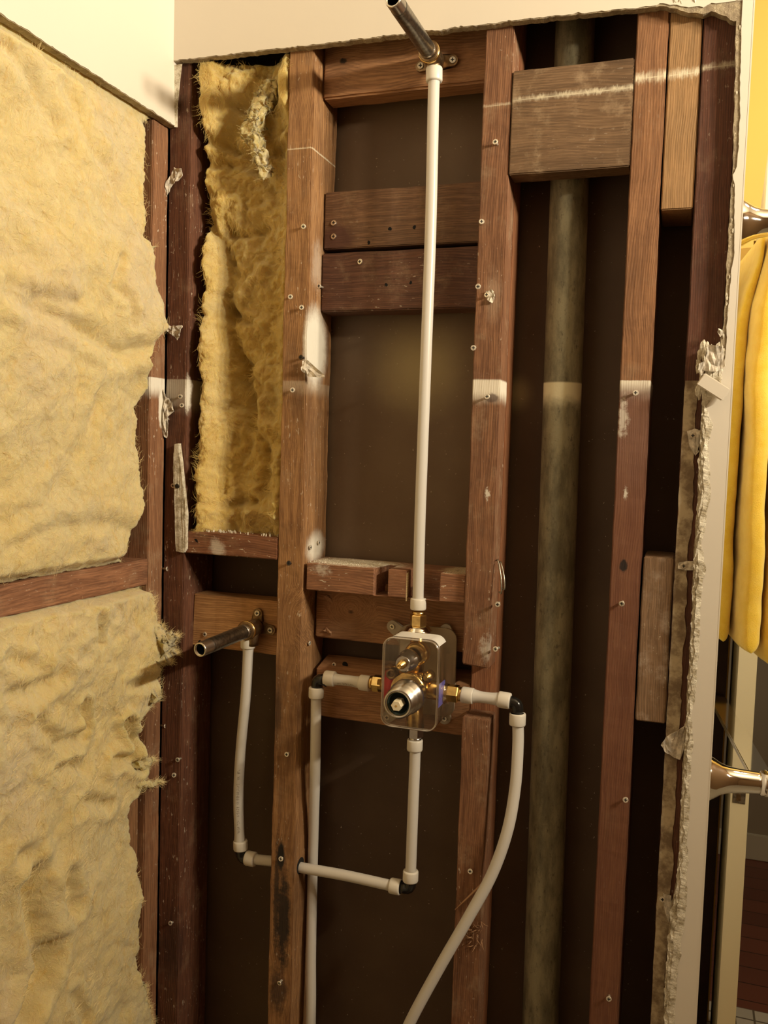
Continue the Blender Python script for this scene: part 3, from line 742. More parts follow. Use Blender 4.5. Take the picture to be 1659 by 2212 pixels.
# ragged sill under the bay insulation
sill = board('wood_block', XA1 + .001, XB0 - .001, .0, .0905, zz(500, 1202, 0), zz(500, 1154, 0), M['sill'], 0, 'narrow red sill block under the insulation of the bay', cat='wood block', seed=27, jit=.0007)
screw(sill, W(422, 1170, 0), stick=-.0005, mat='hole', r=.005)
g = bmesh.new(); gx0 = W(415, 1340, .03).x
add_box(g, gx0, XB0 - .001, .031, .069, zz(500, 1408, .031) + .003, zz(500, 1290, .031), (0, .008), .0010, 28, .0015)
for v in g.verts:
    if v.co.x < gx0 + .004: v.co.x += fb(v.co, 120, 4, 4) * .0025
bG = obj('wood_block', g, M['blockG'], label='pale new block carrying the tub spout elbow, with a ragged left end', cat='wood block')
screw(bG, W(444, 1370, .031), stick=.002)
screw(bG, W(430, 1384, .031), stick=-.0006, mat='hole', r=.003)
# H1, H2: blocks behind the valve
bm = bmesh.new(); add_box(bm, W(681, 1340, .05).x, XC0 + .0, .050, .088, zz(850, 1394, .05), zz(850, 1280, .05) + .01, (0, .008), .0010, 31, .002)
bH1 = obj('wood_block', bm, M['blockH'], label='knotty block behind the top of the valve, under the notched board', cat='wood block')
for (px, py) in [(706, 1291), (706, 1362)]:
    flake('splintered_hole', bH1, [(px - 8, py), (px, py - 6), (px + 9, py + 2), (px + 10, py + 11), (px + 2, py + 4)], .0495, lift=.001, seed=px + py, mat='splinter')
bm = bmesh.new(); add_box(bm, W(684, 1500, .05).x, XC0 + .004, .047, .090, zz(850, 1569, .047), zz(850, 1452, .047) + .006, (0, .008), .0010, 32, .002)
for v in bm.verts:                                     # rounded-over top edge
    top_ = zz(850, 1452, .047) + .006
    if v.co.z > top_ - .004 and v.co.y < .06: v.co.z -= .012
bH2 = obj('wood_block', bm, M['blockH'], label='brown block behind the lower half of the valve, with a worn top edge', cat='wood block')
screw(bH2, W(722, 1436, .060), stick=.001); screw(bH2, W(745, 1436, .060), stick=-.0005, r=.005, mat='hole')
# notched board
zt, zb_ = 1.3535, 1.3135
def ux(px): return W(px, 1250, .006).x
comb = [(ux(662), .006), (ux(808), .006), (ux(812), .06), (ux(836), .062), (ux(838), .006), (ux(878), .006), (ux(882), .034), (ux(950), .034), (ux(951), .006), (XC0 - .0015, .006), (XC0 - .0015, .0905), (XB1 + .001, .0905), (XB1 + .001, .02), (ux(662), .02)]
bm = bmesh.new()
extrude_poly(bm, [Vector((x, y, zb_)) for x, y in comb], (0, 0, zt - zb_))
bmesh.ops.bevel(bm, geom=[e for e in bm.edges if len(e.link_faces) == 2 and e.calc_face_angle(0) > .7], offset=.001, segments=1, affect='EDGES')
for v in bm.verts: v.co += Vector((fb(v.co, 40, 3, 1), fb(v.co, 40, 3, 5), fb(v.co, 40, 3, 7))) * .0008
bS = obj('notched_board', bm, M['shelf'], label='short horizontal board with notches sawn in its front, dusty white on top', cat='board')
bm = bmesh.new()
for k in range(500):
    x = random.uniform(XB1 + .004, ux(800)); y = random.uniform(.01, .085)
    crumb(bm, (x, y, zt), random.uniform(.0003, .0013), k, 1.0)
for k in range(90):
    x = random.uniform(ux(955), XC0 - .004); y = random.uniform(.01, .085)
    crumb(bm, (x, y, zt), random.uniform(.0003, .0010), k, 1.0)
for v in bm.verts: v.co.z = zt + (v.co.z - zt) * .35
obj('plaster_dust', bm, M['torn'], bS, kind='stuff')
bm = bmesh.new()
extrude_poly(bm, [Vector((ux(878) + .0008, .006, zb_ - .004)), Vector((ux(878) + .0008, .034, zb_)), Vector((ux(878) + .0008, .034, zt)), Vector((ux(878) + .0008, .006, zt - .004))], (-.0008, 0, 0))
obj('split_face', bm, M['freshcut'], bS)

# left wall studs and ledge -------------------------------------------------
sL = board('stud', -.855, -.765, -.0425, -.002, 0, 2.93, M['studL'], 2, 'brown stud at the edge of the left wall, beside the large insulation batts', seed=41, jit=.0006)
for (px, py) in [(353, 1228), (349, 1567)]:
    screw(sL, WX(px, py, -.765), n=(1, 0, 0), stick=.007)
board('stud', -.860, -.775, -.095, -.0440, 0, zz(300, 1545, -.05), M['studL2'], 2, 'paler short board of the left wall, bared where the lower insulation pulled away', seed=42, jit=.0005)
board('stud', -.855, -.766, -.560, -.520, 0, 2.93, M['studL'], 2, 'stud of the left wall at the near side of the insulation', seed=43, jit=.0005)
zl0, zl1 = 1.3088, 1.3480
board('wood_block', -.850, -.765, -.519, -.0415, zl0, zl1, M['ledge'], 1, 'horizontal ledge block between the two large batts of the left wall', cat='wood block', seed=44, jit=.0008)

# scraps of drywall paper on the corner stud ---------------------------------
def scrap(pts, y, label, seed, lift=.012):
    return flake('drywall_scrap', None, pts, y, lift=lift, label=label, cat='drywall scrap', seed=seed, rough=.005)
scrap([(348, 400), (362, 392), (372, 376), (380, 364), (396, 368), (397, 382), (386, 392), (372, 400), (364, 420), (357, 436), (350, 420)], -.004, 'crumpled torn paper scrap nailed across the corner, highest of the scraps', 1)
scrap([(346, 706), (360, 700), (372, 705), (394, 704), (396, 716), (389, 728), (384, 736), (374, 722), (362, 714), (352, 724)], -.004, 'small pale triangular paper scrap on the corner stud, below the crumpled one', 2)
scrap([(348, 846), (356, 838), (362, 856), (372, 866), (378, 886), (368, 900), (360, 915), (366, 935), (362, 946), (354, 940), (350, 915), (344, 900), (343, 870)], -.003, 'ragged whitish scrap in the corner at the white paint band', 3, .006)
# long sliver of drywall
def sliver(pts, label, y=-.0015, t=.007, seed=1):
    P = [W(a, b_, y) for a, b_ in pts]
    bm = bmesh.new(); extrude_poly(bm, P, (0, -t, 0))
    bmesh.ops.subdivide_edges(bm, edges=bm.edges[:], cuts=4, use_grid_fill=True)
    for v in bm.verts: v.co += Vector((fb(v.co, 80, 4, seed), fb(v.co, 120, 4, seed + 2) * .6, 0)) * .0018
    return obj('drywall_sliver', bm, M['torn'], label=label, cat='drywall scrap')
sl = sliver([(382, 960), (391, 958), (396, 1000), (401, 1050), (406, 1090), (407, 1185), (402, 1193), (385, 1190), (383, 1100), (381, 1060), (379, 1010)], 'long upright sliver of broken drywall screwed to the corner stud')
screw(sl, W(383, 1050, -.0085), stick=.001, mat='darkscrew')
screw(sl, W(374, 1049, -.001), stick=.0005, mat='thread')
flake('paper_shred', sB, [(655, 780), (665, 778), (700, 808), (704, 816), (668, 814), (655, 800)], -.002, lift=.012, seed=13)
# white plastic drywall anchor / chip hanging at the corner strip
bm = bmesh.new()
b2 = bmesh.new(); add_box(b2, -.0185, .0185, -.0035, .0035, -.0085, .0085, bev=.0012)
rot = Matrix.Rotation(math.radians(33), 4, 'Y'); pc = W(1541, 836, -.022)
for v in b2.verts: v.co = pc + rot @ v.co
merge(bm, b2); obj('plaster_chip', bm, M['paint'], loc=pc, label='white rectangular plaster chip hanging askew from the torn corner', cat='plaster chip')

# ------------------------------------------------------------------ vent pipe
bm = bmesh.new()
pts = [Vector((-.1785 + (2.42 - z) * .0095, .0705, z)) for z in [2.92 - .1 * i for i in range(30)]]
add_tube(bm, pts, .0262, 40)
obj('vent_pipe', bm, M['iron'], label='thick grey green iron vent pipe running the full height', cat='pipe')

# ------------------------------------------------------------------ supply plumbing
PR = 0.0079
def ring(parent, a, d, L=.0165):
    bm = bmesh.new()
    add_lathe(bm, Vector(a), d, [(0, PR * 1.02), (.0004, PR * 1.36), (.002, PR * 1.44), (L - .002, PR * 1.44), (L - .0003, PR * 1.36), (L, PR * 1.05)], 32)
    return obj('expansion_ring', bm, M['ring'], parent)
def tubep(parent, pts, name='tube', k=12, sm=True, rf=None):
    bm = bmesh.new(); add_tube(bm, smooth_path(pts, k) if sm else pts, PR, 28, rf=rf)
    return obj(name, bm, M['pex'], parent)
def elbow(parent, p, d1, d2, L=.017):
    """black elbow: centre p, arms d1 and d2"""
    bm = bmesh.new(); p = Vector(p); d1 = Vector(d1).normalized(); d2 = Vector(d2).normalized()
    pts = [p + d1 * L, p + d1 * L * .45] + [((p + d1 * L * .45 * (1 - t)) * (1 - t) + (p + d2 * L * .45 * t) * t) for t in (.25, .5, .75)] + [p + d2 * L * .45, p + d2 * L]
    add_tube(bm, pts, PR * 1.08, 20)
    for d in (d1, d2): add_lathe(bm, p + d * L * .78, d, [(0, PR * 1.08), (.0005, PR * 1.22), (.0022, PR * 1.22), (.003, PR * 1.0)], 20)
    return obj('elbow', bm, M['blackpl'], parent)
def hexfit(parent, a, d, L=.019, r=.0125, mat='brass', name='brass_adapter'):
    bm = bmesh.new(); a = Vector(a); d = Vector(d).normalized()
    add_lathe(bm, a, d, [(0, r * .88), (.0015, r), (L * .72, r), (L * .78, r * .9)], sides=6, capb=True)
    add_lathe(bm, a + d * L * .78, d, [(0, r * .78), (L * .22, r * .78)], 20)
    return obj(name, bm, M[mat], parent)
def marks(parent, pts, n_glyph, width=.0055, side=Vector((0, -1, 0)), seed=1):
    """faint illegible print running along the tube"""
    random.seed(seed); bm = bmesh.new(); P = [Vector(p) for p in pts]
    for i in range(n_glyph):
        if random.random() < .16: continue
        t = i / (n_glyph - 1) * (len(P) - 1); k = min(int(t), len(P) - 2); q = P[k].lerp(P[k + 1], t - k)
        d = (P[k + 1] - P[k]).normalized(); u = d.cross(side).normalized()
        for _ in range(random.randint(2, 3)):
            off = random.uniform(-.0012, .0012); l = random.uniform(.3, 1) * width
            th = random.choice((0, 1))
            c0 = q + d * off + side * 0
            a0, a1 = (c0 - u * l / 2, c0 + u * l / 2) if th else (c0 - d * .0011 + u * random.uniform(-.5, .5) * width, c0 + d * .0011 + u * random.uniform(-.5, .5) * width)
            vs = []
            for s_ in range(5):
                pp = a0.lerp(a1, s_ / 4); rel = (pp - q).dot(u); dep = math.sqrt(max(0, (PR + .00008) ** 2 - rel * rel))
                vs.append(pp + side * dep)
            wv = d * .00025 if th else u * .00025
            row1 = [bm.verts.new(v - wv) for v in vs]; row2 = [bm.verts.new(v + wv) for v in vs]
            for s_ in range(4): bm.faces.new((row1[s_], row1[s_ + 1], row2[s_ + 1], row2[s_]))
    return obj('print_marks', bm, M['print'], parent, label='faint dark lettering')

# valve axis depth
YV = 0.012
pB = {}
# 1 riser
A0 = W(938, 146, .006); A1 = W(903, 1318, .010)
pts = [W(938, 160, .006), W(936, 230, .006), W(930, 500, .004), W(919, 800, .003), W(908, 1100, .006), W(904, 1250, .009), W(903, 1300, .010)]
riser = thing('riser_pipe', 'long white plastic pipe rising from the valve to the shower arm', 'pipe', A1)
flare = lambda t: 1 + .22 * max(0, 1 - t / .035) ** 1.5 + .18 * max(0, 1 - (1 - t) / .02) ** 1.5
tubep(riser, pts, rf=flare)
ring(riser, A0, (W(937, 300, .006) - A0), .019); ring(riser, W(904, 1292, .010), (0, 0, -1), .0165)
# 2 shower arm elbow and nipple
def drop_ear(name_label, c, outd, downp, ears):
    """brass drop-ear elbow: body centre c, axis outd, outlet down"""
    t = thing('drop_ear_elbow', name_label, 'pipe fitting', c)
    bm = bmesh.new(); c = Vector(c)
    add_lathe(bm, c + Vector((0, .014, 0)), (0, -1, 0), [(0, .010), (.006, .0130), (.018, .0132), (.030, .0138), (.031, .0142), (.037, .0142), (.038, .0138), (.038, .0112)], 32)
    add_lathe(bm, c, (0, 0, -1), [(0, .0105), (.012, .0105), (.020, .009), (.026, .009)], 24)
    obj('elbow_body', bm, M['brass'] if False else M['dullbrass'], t)
    bm = bmesh.new()
    add_lathe(bm, c + Vector((0, -.0165, 0)), (0, -1, 0), [(0, .0146), (.0012, .0150), (.0055, .0150), (.0062, .0138)], 32)
    obj('elbow_rim', bm, M['brass'], t)
    for (e, L) in ears:
        e = Vector(e).normalized(); b = bmesh.new()
        q = c + Vector((0, .017, 0)); s_ = e.cross(Vector((0, 1, 0))).normalized(); r = .0075
        prof = [q + s_ * .011, q + s_ * r * .8 + e * L * .6, ]
        loop = [q + s_ * .011, q + s_ * r + e * L * .7] + [q + e * L + (s_ * math.cos(a) + e * math.sin(a)) * r for a in [math.pi * k / 8 for k in range(9)]] + [q - s_ * r + e * L * .7, q - s_ * .011]
        extrude_poly(b, loop, (0, -.0045, 0))
        ear = obj('mounting_ear', b, M['dullbrass'], t)
        screw(ear, q + e * L + Vector((0, -.0045, 0)), stick=.0015, r=.0046, mat='screw')
    return t
cS = W(936, 126, .012)
drop_ear('brass elbow on the high block, between riser pipe and shower arm', cS, None, None, [((1, 0, .0), .024), ((-1, 0, -.12), .022)])
def nipple(c, y0, L, label, drop=0.0, tiltx=0.0, cut=None):
    t = thing('pipe_nipple', label, 'pipe', Vector(c) + Vector((0, y0, 0)))
    a = Vector((c[0], y0, c[2])); d = Vector((tiltx, -1, drop)).normalized()
    ro, ri = .0107, .0082
    bm = bmesh.new()
    add_lathe(bm, a, d, [(0, ro), (L - .022, ro), (L - .0215, ro * 1.0)], 32, capa=True, capb=False)
    obj('nipple_tube', bm, M['galv'], t)
    bm = bmesh.new()
    prof = [(L - .022, ro * .985)]
    k = 0
    tt = L - .021
    while tt < L - .001:
        prof.append((tt, ro * (.97 if k % 2 else .93))); tt += .0009; k += 1
    prof += [(L, ro * .92), (L, ri), (L - .06, ri)]
    add_lathe(bm, a, d, prof, 32, capa=False, capb=True)
    obj('threaded_end', bm, [M['thread']], t)
    bm = bmesh.new(); add_lathe(bm, a, d, [(L - .058, 0.0005), (L - .0575, ri * .99), (L - .004, ri * .995)], 24, capa=True, capb=False)
    obj('bore', bm, M['hole'], t)
    bm = bmesh.new(); add_lathe(bm, a, d, [(0.002, ro * .97), (.014, ro * 1.02), (.0145, ro * .98)], 24)
    obj('thread', bm, M['thread'], t)
    return t
nipple(cS, -.004, .150, 'galvanized pipe stub at the top, sticking out as the shower arm', drop=0.0, tiltx=-.02)
# 3 tub spout elbow, nipple, pipe
cT = W(546, 1357, .012)
cT = Vector((cT.x, .012, cT.z))
drop_ear('brass elbow on the pale block at left, feeding the tub spout stub', cT, None, None, [((.05, 0, 1), .021), ((1, 0, -.12), .024)])
nipple(cT, -.003, .120, 'galvanized tub spout stub pointing out at the lower left', drop=-.06, tiltx=-.10)
tub = thing('tub_supply_pipe', 'white pipe hanging from the tub spout elbow, crossing through the burnt stud', 'pipe', W(520, 1850, .02))
ring(tub, W(536, 1377, .012), W(532, 1600, .02) - W(536, 1377, .012), .0165)
tp = [W(536.5, 1395, .012), W(531, 1500, .014), W(520, 1620, .020), W(515, 1720, .024), W(518, 1820, .026)]
tubep(tub, tp, rf=lambda t: 1 + .12 * max(0, 1 - t / .04) + .18 * max(0, 1 - (1 - t) / .05))
bm = bmesh.new(); hp_ = W(652, 1874, .022); add_lathe(bm, (XB1 + .0006, hp_.y + .001, hp_.z + .002), (1, 0, 0), [(-.002, .0125), (0, .0125)], 24); obj('drilled_hole', bm, M['hole'], sB)
marks(tub, [q for q in smooth_path(tp, 8)][19:31], 34, seed=4, side=Vector((.35, -.94, 0)))
ring(tub, W(520, 1836, .026), (-.06, 0, 1), .0155)
el = W(521, 1852, .026)
elbow(tub, el, (-.05, 0, 1), (1, .02, -.12), .017)
YH = .030
x_dir = (W(865, 1915, YV + .006) - W(540, 1852, .026)).normalized()
ring(tub, W(532, 1853, .026), x_dir, .0165)
tubep(tub, [W(548, 1856, .027), W(600, 1862, .028), W(650, 1874, .022), W(740, 1890, .019), W(845, 1913, YV + .004)], name='cross_tube')
ring(tub, W(866, 1917, YV + .004), -x_dir, .0165)
elbow(tub, W(886, 1920, YV + .004), -x_dir, (0, 0, 1), .017)
ring(tub, W(886.5, 1904, YV + .003), (0, 0, 1), .0165)
tubep(tub, [W(887, 1885, YV + .003), W(892, 1750, YV), W(896, 1650, YV), W(897, 1612, YV)], name='rise_tube')
ring(tub, W(896.5, 1597, YV), (0, 0, -1), -.0 + .0165)
hexfit(tub, W(898, 1570, YV), (0, 0, -1), .019, .0118, 'steel', 'steel_adapter')
# 4 hot supply
hot = thing('hot_supply_pipe', 'straight white pipe rising left of the valve, with a short printed branch', 'pipe', W(683, 1500, YV))
HX = W(685, 1467, YV)
hexfit(hot, W(828, 1478, YV), (-1, 0, .015), .020, .0125, 'brass')
ring(hot, W(800, 1477, YV), (-1, 0, .02), .0165)
hp = [W(778, 1474, YV), W(750, 1470, YV), W(720, 1467, YV)]
tubep(hot, hp, name='branch_tube', rf=lambda t: 1 + .15 * abs(2 * t - 1) ** 3)
marks(hot, [q + Vector((0, 0, -.002)) for q in hp], 26, seed=9, side=Vector((.3, -.94, -.12)), width=.005)
ring(hot, W(724, 1467, YV), (-1, 0, .01), .0165)
elbow(hot, HX, (1, 0, 0), (0, 0, -1), .017)
ring(hot, W(683.5, 1484, YV), (0, 0, -1), .0165)
tubep(hot, [W(683, 1502, YV), W(681, 1650, YV + .004), W(676, 1850, .044), W(672, 2050, .040), W(671, 2230, .035), Vector((W(671, 2230, .035).x, .035, .30)), Vector((W(671, 2230, .035).x, .035, .02))], rf=None)
# 5 cold supply
cold = thing('cold_supply_pipe', 'curved white pipe leaving the valve rightward and sweeping down before the cut stud', 'pipe', W(1118, 1560, YV))
bm = bmesh.new(); add_lathe(bm, W(952, 1495, YV), (1, 0, -.01), [(0, .0150), (.002, .0165), (.004, .0150), (.006, .0150), (.008, .0165), (.009, .0135), (.0115, .0135)], 28)
obj('union_nut', bm, M['chrome'], cold)
hexfit(cold, W(967, 1496, YV), (1, 0, -.015), .021, .0128, 'brass')
ring(cold, W(997, 1500, YV), (1, 0, -.04), .0175)
tubep(cold, [W(1022, 1503, YV), W(1048, 1507, YV), W(1080, 1511, YV)], name='branch_tube', rf=lambda t: 1 + .28 * abs(2 * t - 1) ** 2.5)
ring(cold, W(1076, 1510, YV), (1, 0, -.06), .0175)
elbow(cold, W(1118, 1519, YV), (-1, 0, .04), (0, 0, -1), .017)
ring(cold, W(1118.5, 1540, YV), (0, 0, -1), .0175)
tubep(cold, [W(1119, 1562, YV), W(1119, 1610, .010), W(1113, 1700, .002), W(1096, 1795, -.008), W(1062, 1890, -.014), W(1010, 1985, -.020), W(955, 2080, -.025), W(900, 2180, -.030), W(872, 2240, -.03), W(840, 2330, -.03), Vector((-.42, -.02, .35)), Vector((-.43, -.02, .02))], k=10)

# ------------------------------------------------------------------ mixing valve
vc = W(888, 1465, YV)
valve = thing('shower_valve', 'brass shower valve with a steel cartridge inside its clear plastic guard', 'shower valve', vc)
def cyl(bm, a, b, r, n=24, mat=0, r2=None):
    a, b = Vector(a), Vector(b); add_lathe(bm, a, b - a, [(0, r), ((b - a).length, r if r2 is None else r2)], n, mat)
top_in = W(903, 1356, YV); bot = W(898, 1575, YV); lf = W(820, 1478, YV); rt = W(960, 1495, YV)
cen = W(892, 1482, YV)
bm = bmesh.new()
cyl(bm, W(903, 1352, YV), W(900, 1450, YV), .0105); cyl(bm, W(900, 1450, YV), cen, .0150); cyl(bm, cen, W(898, 1572, YV), .0125)
cyl(bm, lf, cen, .0120); cyl(bm, cen, rt, .0135)
add_lathe(bm, cen + Vector((0, .012, 0)), (0, -1, 0), [(0, .012), (.006, .024), (.030, .0265), (.040, .0245)], 32)
add_lathe(bm, W(905, 1408, YV) + Vector((0, .010, 0)), (0, -1, 0), [(0, .010), (.004, .0165), (.016, .0175), (.026, .0165), (.028, .012)], 28)
for (px, py) in [(876, 1466), (907, 1468), (920, 1465), (850, 1452)]:
    p = W(px, py, -.012); add_lathe(bm, p + Vector((0, .022, 0)), (0, -1, 0), [(0, .0075), (.018, .0075), (.0185, .0062), (.022, .0062), (.022, .0036), (.024, .0034)], 20)
body = obj('valve_body', bm, M['brass'], valve, smooth=False)
# main cartridge sleeve
q0 = W(903, 1497, -.012); 
q1 = W(862, 1527, -.062)
def axis_at(px, py, y): return W(px, py, y)
tip = W(859, 1521, -.068); base = Vector((tip.x, -.014, tip.z))
bm = bmesh.new()
Lc = .054
add_lathe(bm, base, (0, -1, 0), [(0, .0245), (.020, .0245), (.0205, .0222), (Lc - .012, .0220), (Lc - .0115, .0207), (Lc, .0202), (Lc, .0162), (Lc - .018, .0160)], 40, capa=True, capb=False)
obj('cartridge_sleeve', bm, M['steel'], valve)
bm = bmesh.new(); add_lathe(bm, base, (0, -1, 0), [(Lc - .014, .0005), (Lc - .0138, .0158), (Lc - .003, .0160), (Lc - .0028, .0145), (Lc - .010, .0140)], 32, capb=False)
obj('seal', bm, M['rubber'], valve)
bm = bmesh.new(); add_lathe(bm, base + Vector((0, 0, -.001)), (0, -1, 0), [(Lc - .012, .0076), (Lc + .006, .0076), (Lc + .0068, .0068)], sides=6)
st = obj('stem', bm, M['ivory'], valve, label='ivory plastic stem')
bm = bmesh.new(); add_lathe(bm, base + Vector((0, 0, -.001)), (0, -1, 0), [(Lc + .0066, .0016), (Lc + .0071, .0016)], 10); obj('stem_hole', bm, M['brass'], st)
# diverter stem
t2 = W(862, 1440, -.058); b2_ = Vector((t2.x, -.012, t2.z))
bm = bmesh.new(); add_lathe(bm, b2_, (0, -1, 0), [(0, .0150), (.008, .0150), (.0085, .0128), (.026, .0124), (.028, .0105), (.030, .0100)], 28)
dv = obj('diverter_sleeve', bm, M['steel'], valve)
bm = bmesh.new(); add_lathe(bm, b2_, (0, -1, 0), [(.028, .0062), (.034, .0062), (.0345, .0050), (.042, .0048), (.0422, .0038), (.046, .0036), (.046, .0018), (.044, .0016)], 22)
obj('diverter_stem', bm, M['brass'], dv)
bm = bmesh.new(); p = W(847, 1455, -.02); add_lathe(bm, p + Vector((0, .01, 0)), (0, -1, 0), [(0, .0070), (.016, .0072), (.016, .0045), (.012, .004)], 20); obj('screw_boss', bm, M['dullbrass'], valve)
# labels
bm = bmesh.new(); add_lathe(bm, W(834, 1486, YV - .012), (1, 0, 0), [(0, .0150), (.017, .0150)], 28); 
for v in bm.verts: v.co.z += (v.co.z - W(828, 1486, YV).z) * .6
obj('hot_tag', bm, M['redlabel'], valve, label='red hot side tag')
bm = bmesh.new(); xr = W(951, 1500, -.01).x
b2 = bmesh.new(); add_box(b2, xr, xr + .0012, -.022, .010, W(951, 1525, -.01).z, W(951, 1475, -.01).z, bev=.0004); merge(bm, b2)
obj('cold_tag', bm, M['bluelabel'], valve, label='blue cold side tag')
# clear guard: rounded box, open at the back, with a rim at the front
gy0, gy1 = -.046, .036
gx0_, gx1_ = W(826, 1475, gy0).x, W(945, 1475, gy0).x
gz1, gz0 = W(885, 1381, gy0).z, W(885, 1574, gy0).z
def rrect(x0, x1, z0, z1, r, y, n=8):
    out = []
    for cx_, cz_, a0 in ((x1 - r, z1 - r, 0), (x0 + r, z1 - r, 90), (x0 + r, z0 + r, 180), (x1 - r, z0 + r, 270)):
        for k in range(n + 1):
            a = math.radians(a0 + 90 * k / n); out.append(Vector((cx_ + r * math.cos(a), y, cz_ + r * math.sin(a))))
    return out
def loft(bm, loops, mat=0, closed=False, cap0=False, cap1=False):
    V = [[bm.verts.new(p) for p in l] for l in loops]; n = len(V[0])
    for a, b in zip(V[:-1], V[1:]):
        for k in range(n):
            f = bm.faces.new((a[k], a[(k + 1) % n], b[(k + 1) % n], b[k])); f.smooth = True; f.material_index = mat
    if cap0: bm.faces.new(V[0]).material_index = mat
    if cap1: bm.faces.new(V[-1][::-1]).material_index = mat
bm = bmesh.new()
g_ = .0
loft(bm, [rrect(gx0_ + e, gx1_ - e, gz0 + e, gz1 - e, .014, y) for e, y in ((.0015, gy0), (0.0, gy0 + .0015), (-.0005, gy0 + .03), (-.0010, gy1 - .004), (-.004, gy1))])
guard = obj('plastic_guard', bm, M['clear'], valve)
bm = bmesh.new()
e = .0008
fl = [Vector(p) for p in rrect(gx0_, gx1_, gz0, gz1, .014, gy0)]
f = bm.faces.new([bm.verts.new(p) for p in rrect(gx0_ + .001, gx1_ - .001, gz0 + .001, gz1 - .001, .013, gy0 + .0003)])
# round opening for the cartridge is left in the window by an inset ring
obj('guard_window', bm, M['clear'], valve)
bm = bmesh.new()
add_tube(bm, fl + [fl[0]], .0013, 8, cap=False)
add_tube(bm, [p + Vector((0, .006, 0)) for p in fl] + [fl[0] + Vector((0, .006, 0))], .0008, 8, cap=False)
obj('guard_rim', bm, M['rim'], valve)
bm = bmesh.new(); lp = rrect(gx0_ - .004, gx1_ + .004, gz0 - .003, gz1 + .003, .016, gy1)
extrude_poly(bm, lp, (0, .004, 0)); obj('back_plate', bm, M['backplate'], valve)
# silver foil-like cap on the guard top with a washer where the riser enters
bm = bmesh.new()
loft(bm, [rrect(gx0_ + .003, gx1_ + .0005, gz1 - .030, gz1 + .0016, .014, y) for y in (gy0 + .004, gy0 + .02, gy0 + .040)])
for v in list(bm.verts):
    if v.co.z < gz1 - .008: bm.verts.remove(v)
obj('guard_top_band', bm, plain('silver_foil', (.88, .86, .80, 1), .4, .1, bscale=60, bstr=.4), valve)
bm = bmesh.new(); add_lathe(bm, W(903, 1364, YV), (0, 0, 1), [(0, .0195), (.0015, .0205), (.003, .0190), (.0045, .0175), (.0065, .0165), (.0085, .012)], 32)
obj('washer', bm, M['chrome'], valve)
hexfit(valve, W(903, 1352, YV), (0, 0, 1), .021, .0122, 'brass', 'brass_adapter')
for (px, py) in [(850, 1352), (965, 1360), (962, 1550), (838, 1548)]:
    p = W(px, py, .044); c_ = Vector(((gx0_ + gx1_) / 2 + (p.x - (gx0_ + gx1_) / 2) * .6, .040, (gz0 + gz1) / 2 + (p.z - (gz0 + gz1) / 2) * .72))
    e_ = (p - c_); e_.y = 0; L = e_.length; e_.normalize(); s_ = Vector((e_.z, 0, -e_.x)); r = .0088
    b = bmesh.new(); q = Vector((c_.x, .046, c_.z))
    extrude_poly(b, [q + s_ * .013, q + s_ * r * 1.05 + e_ * L * .7] + [q + e_ * L + (s_ * math.cos(a) + e_ * math.sin(a)) * r for a in [math.pi * k / 10 for k in range(11)]] + [q - s_ * r * 1.05 + e_ * L * .7, q - s_ * .013], (0, -.007, 0))
    ear = obj('mounting_ear', b, M['backplate'], valve)
    screw(ear, q + e_ * L + Vector((0, -.007, 0)), stick=.001, r=.0042)

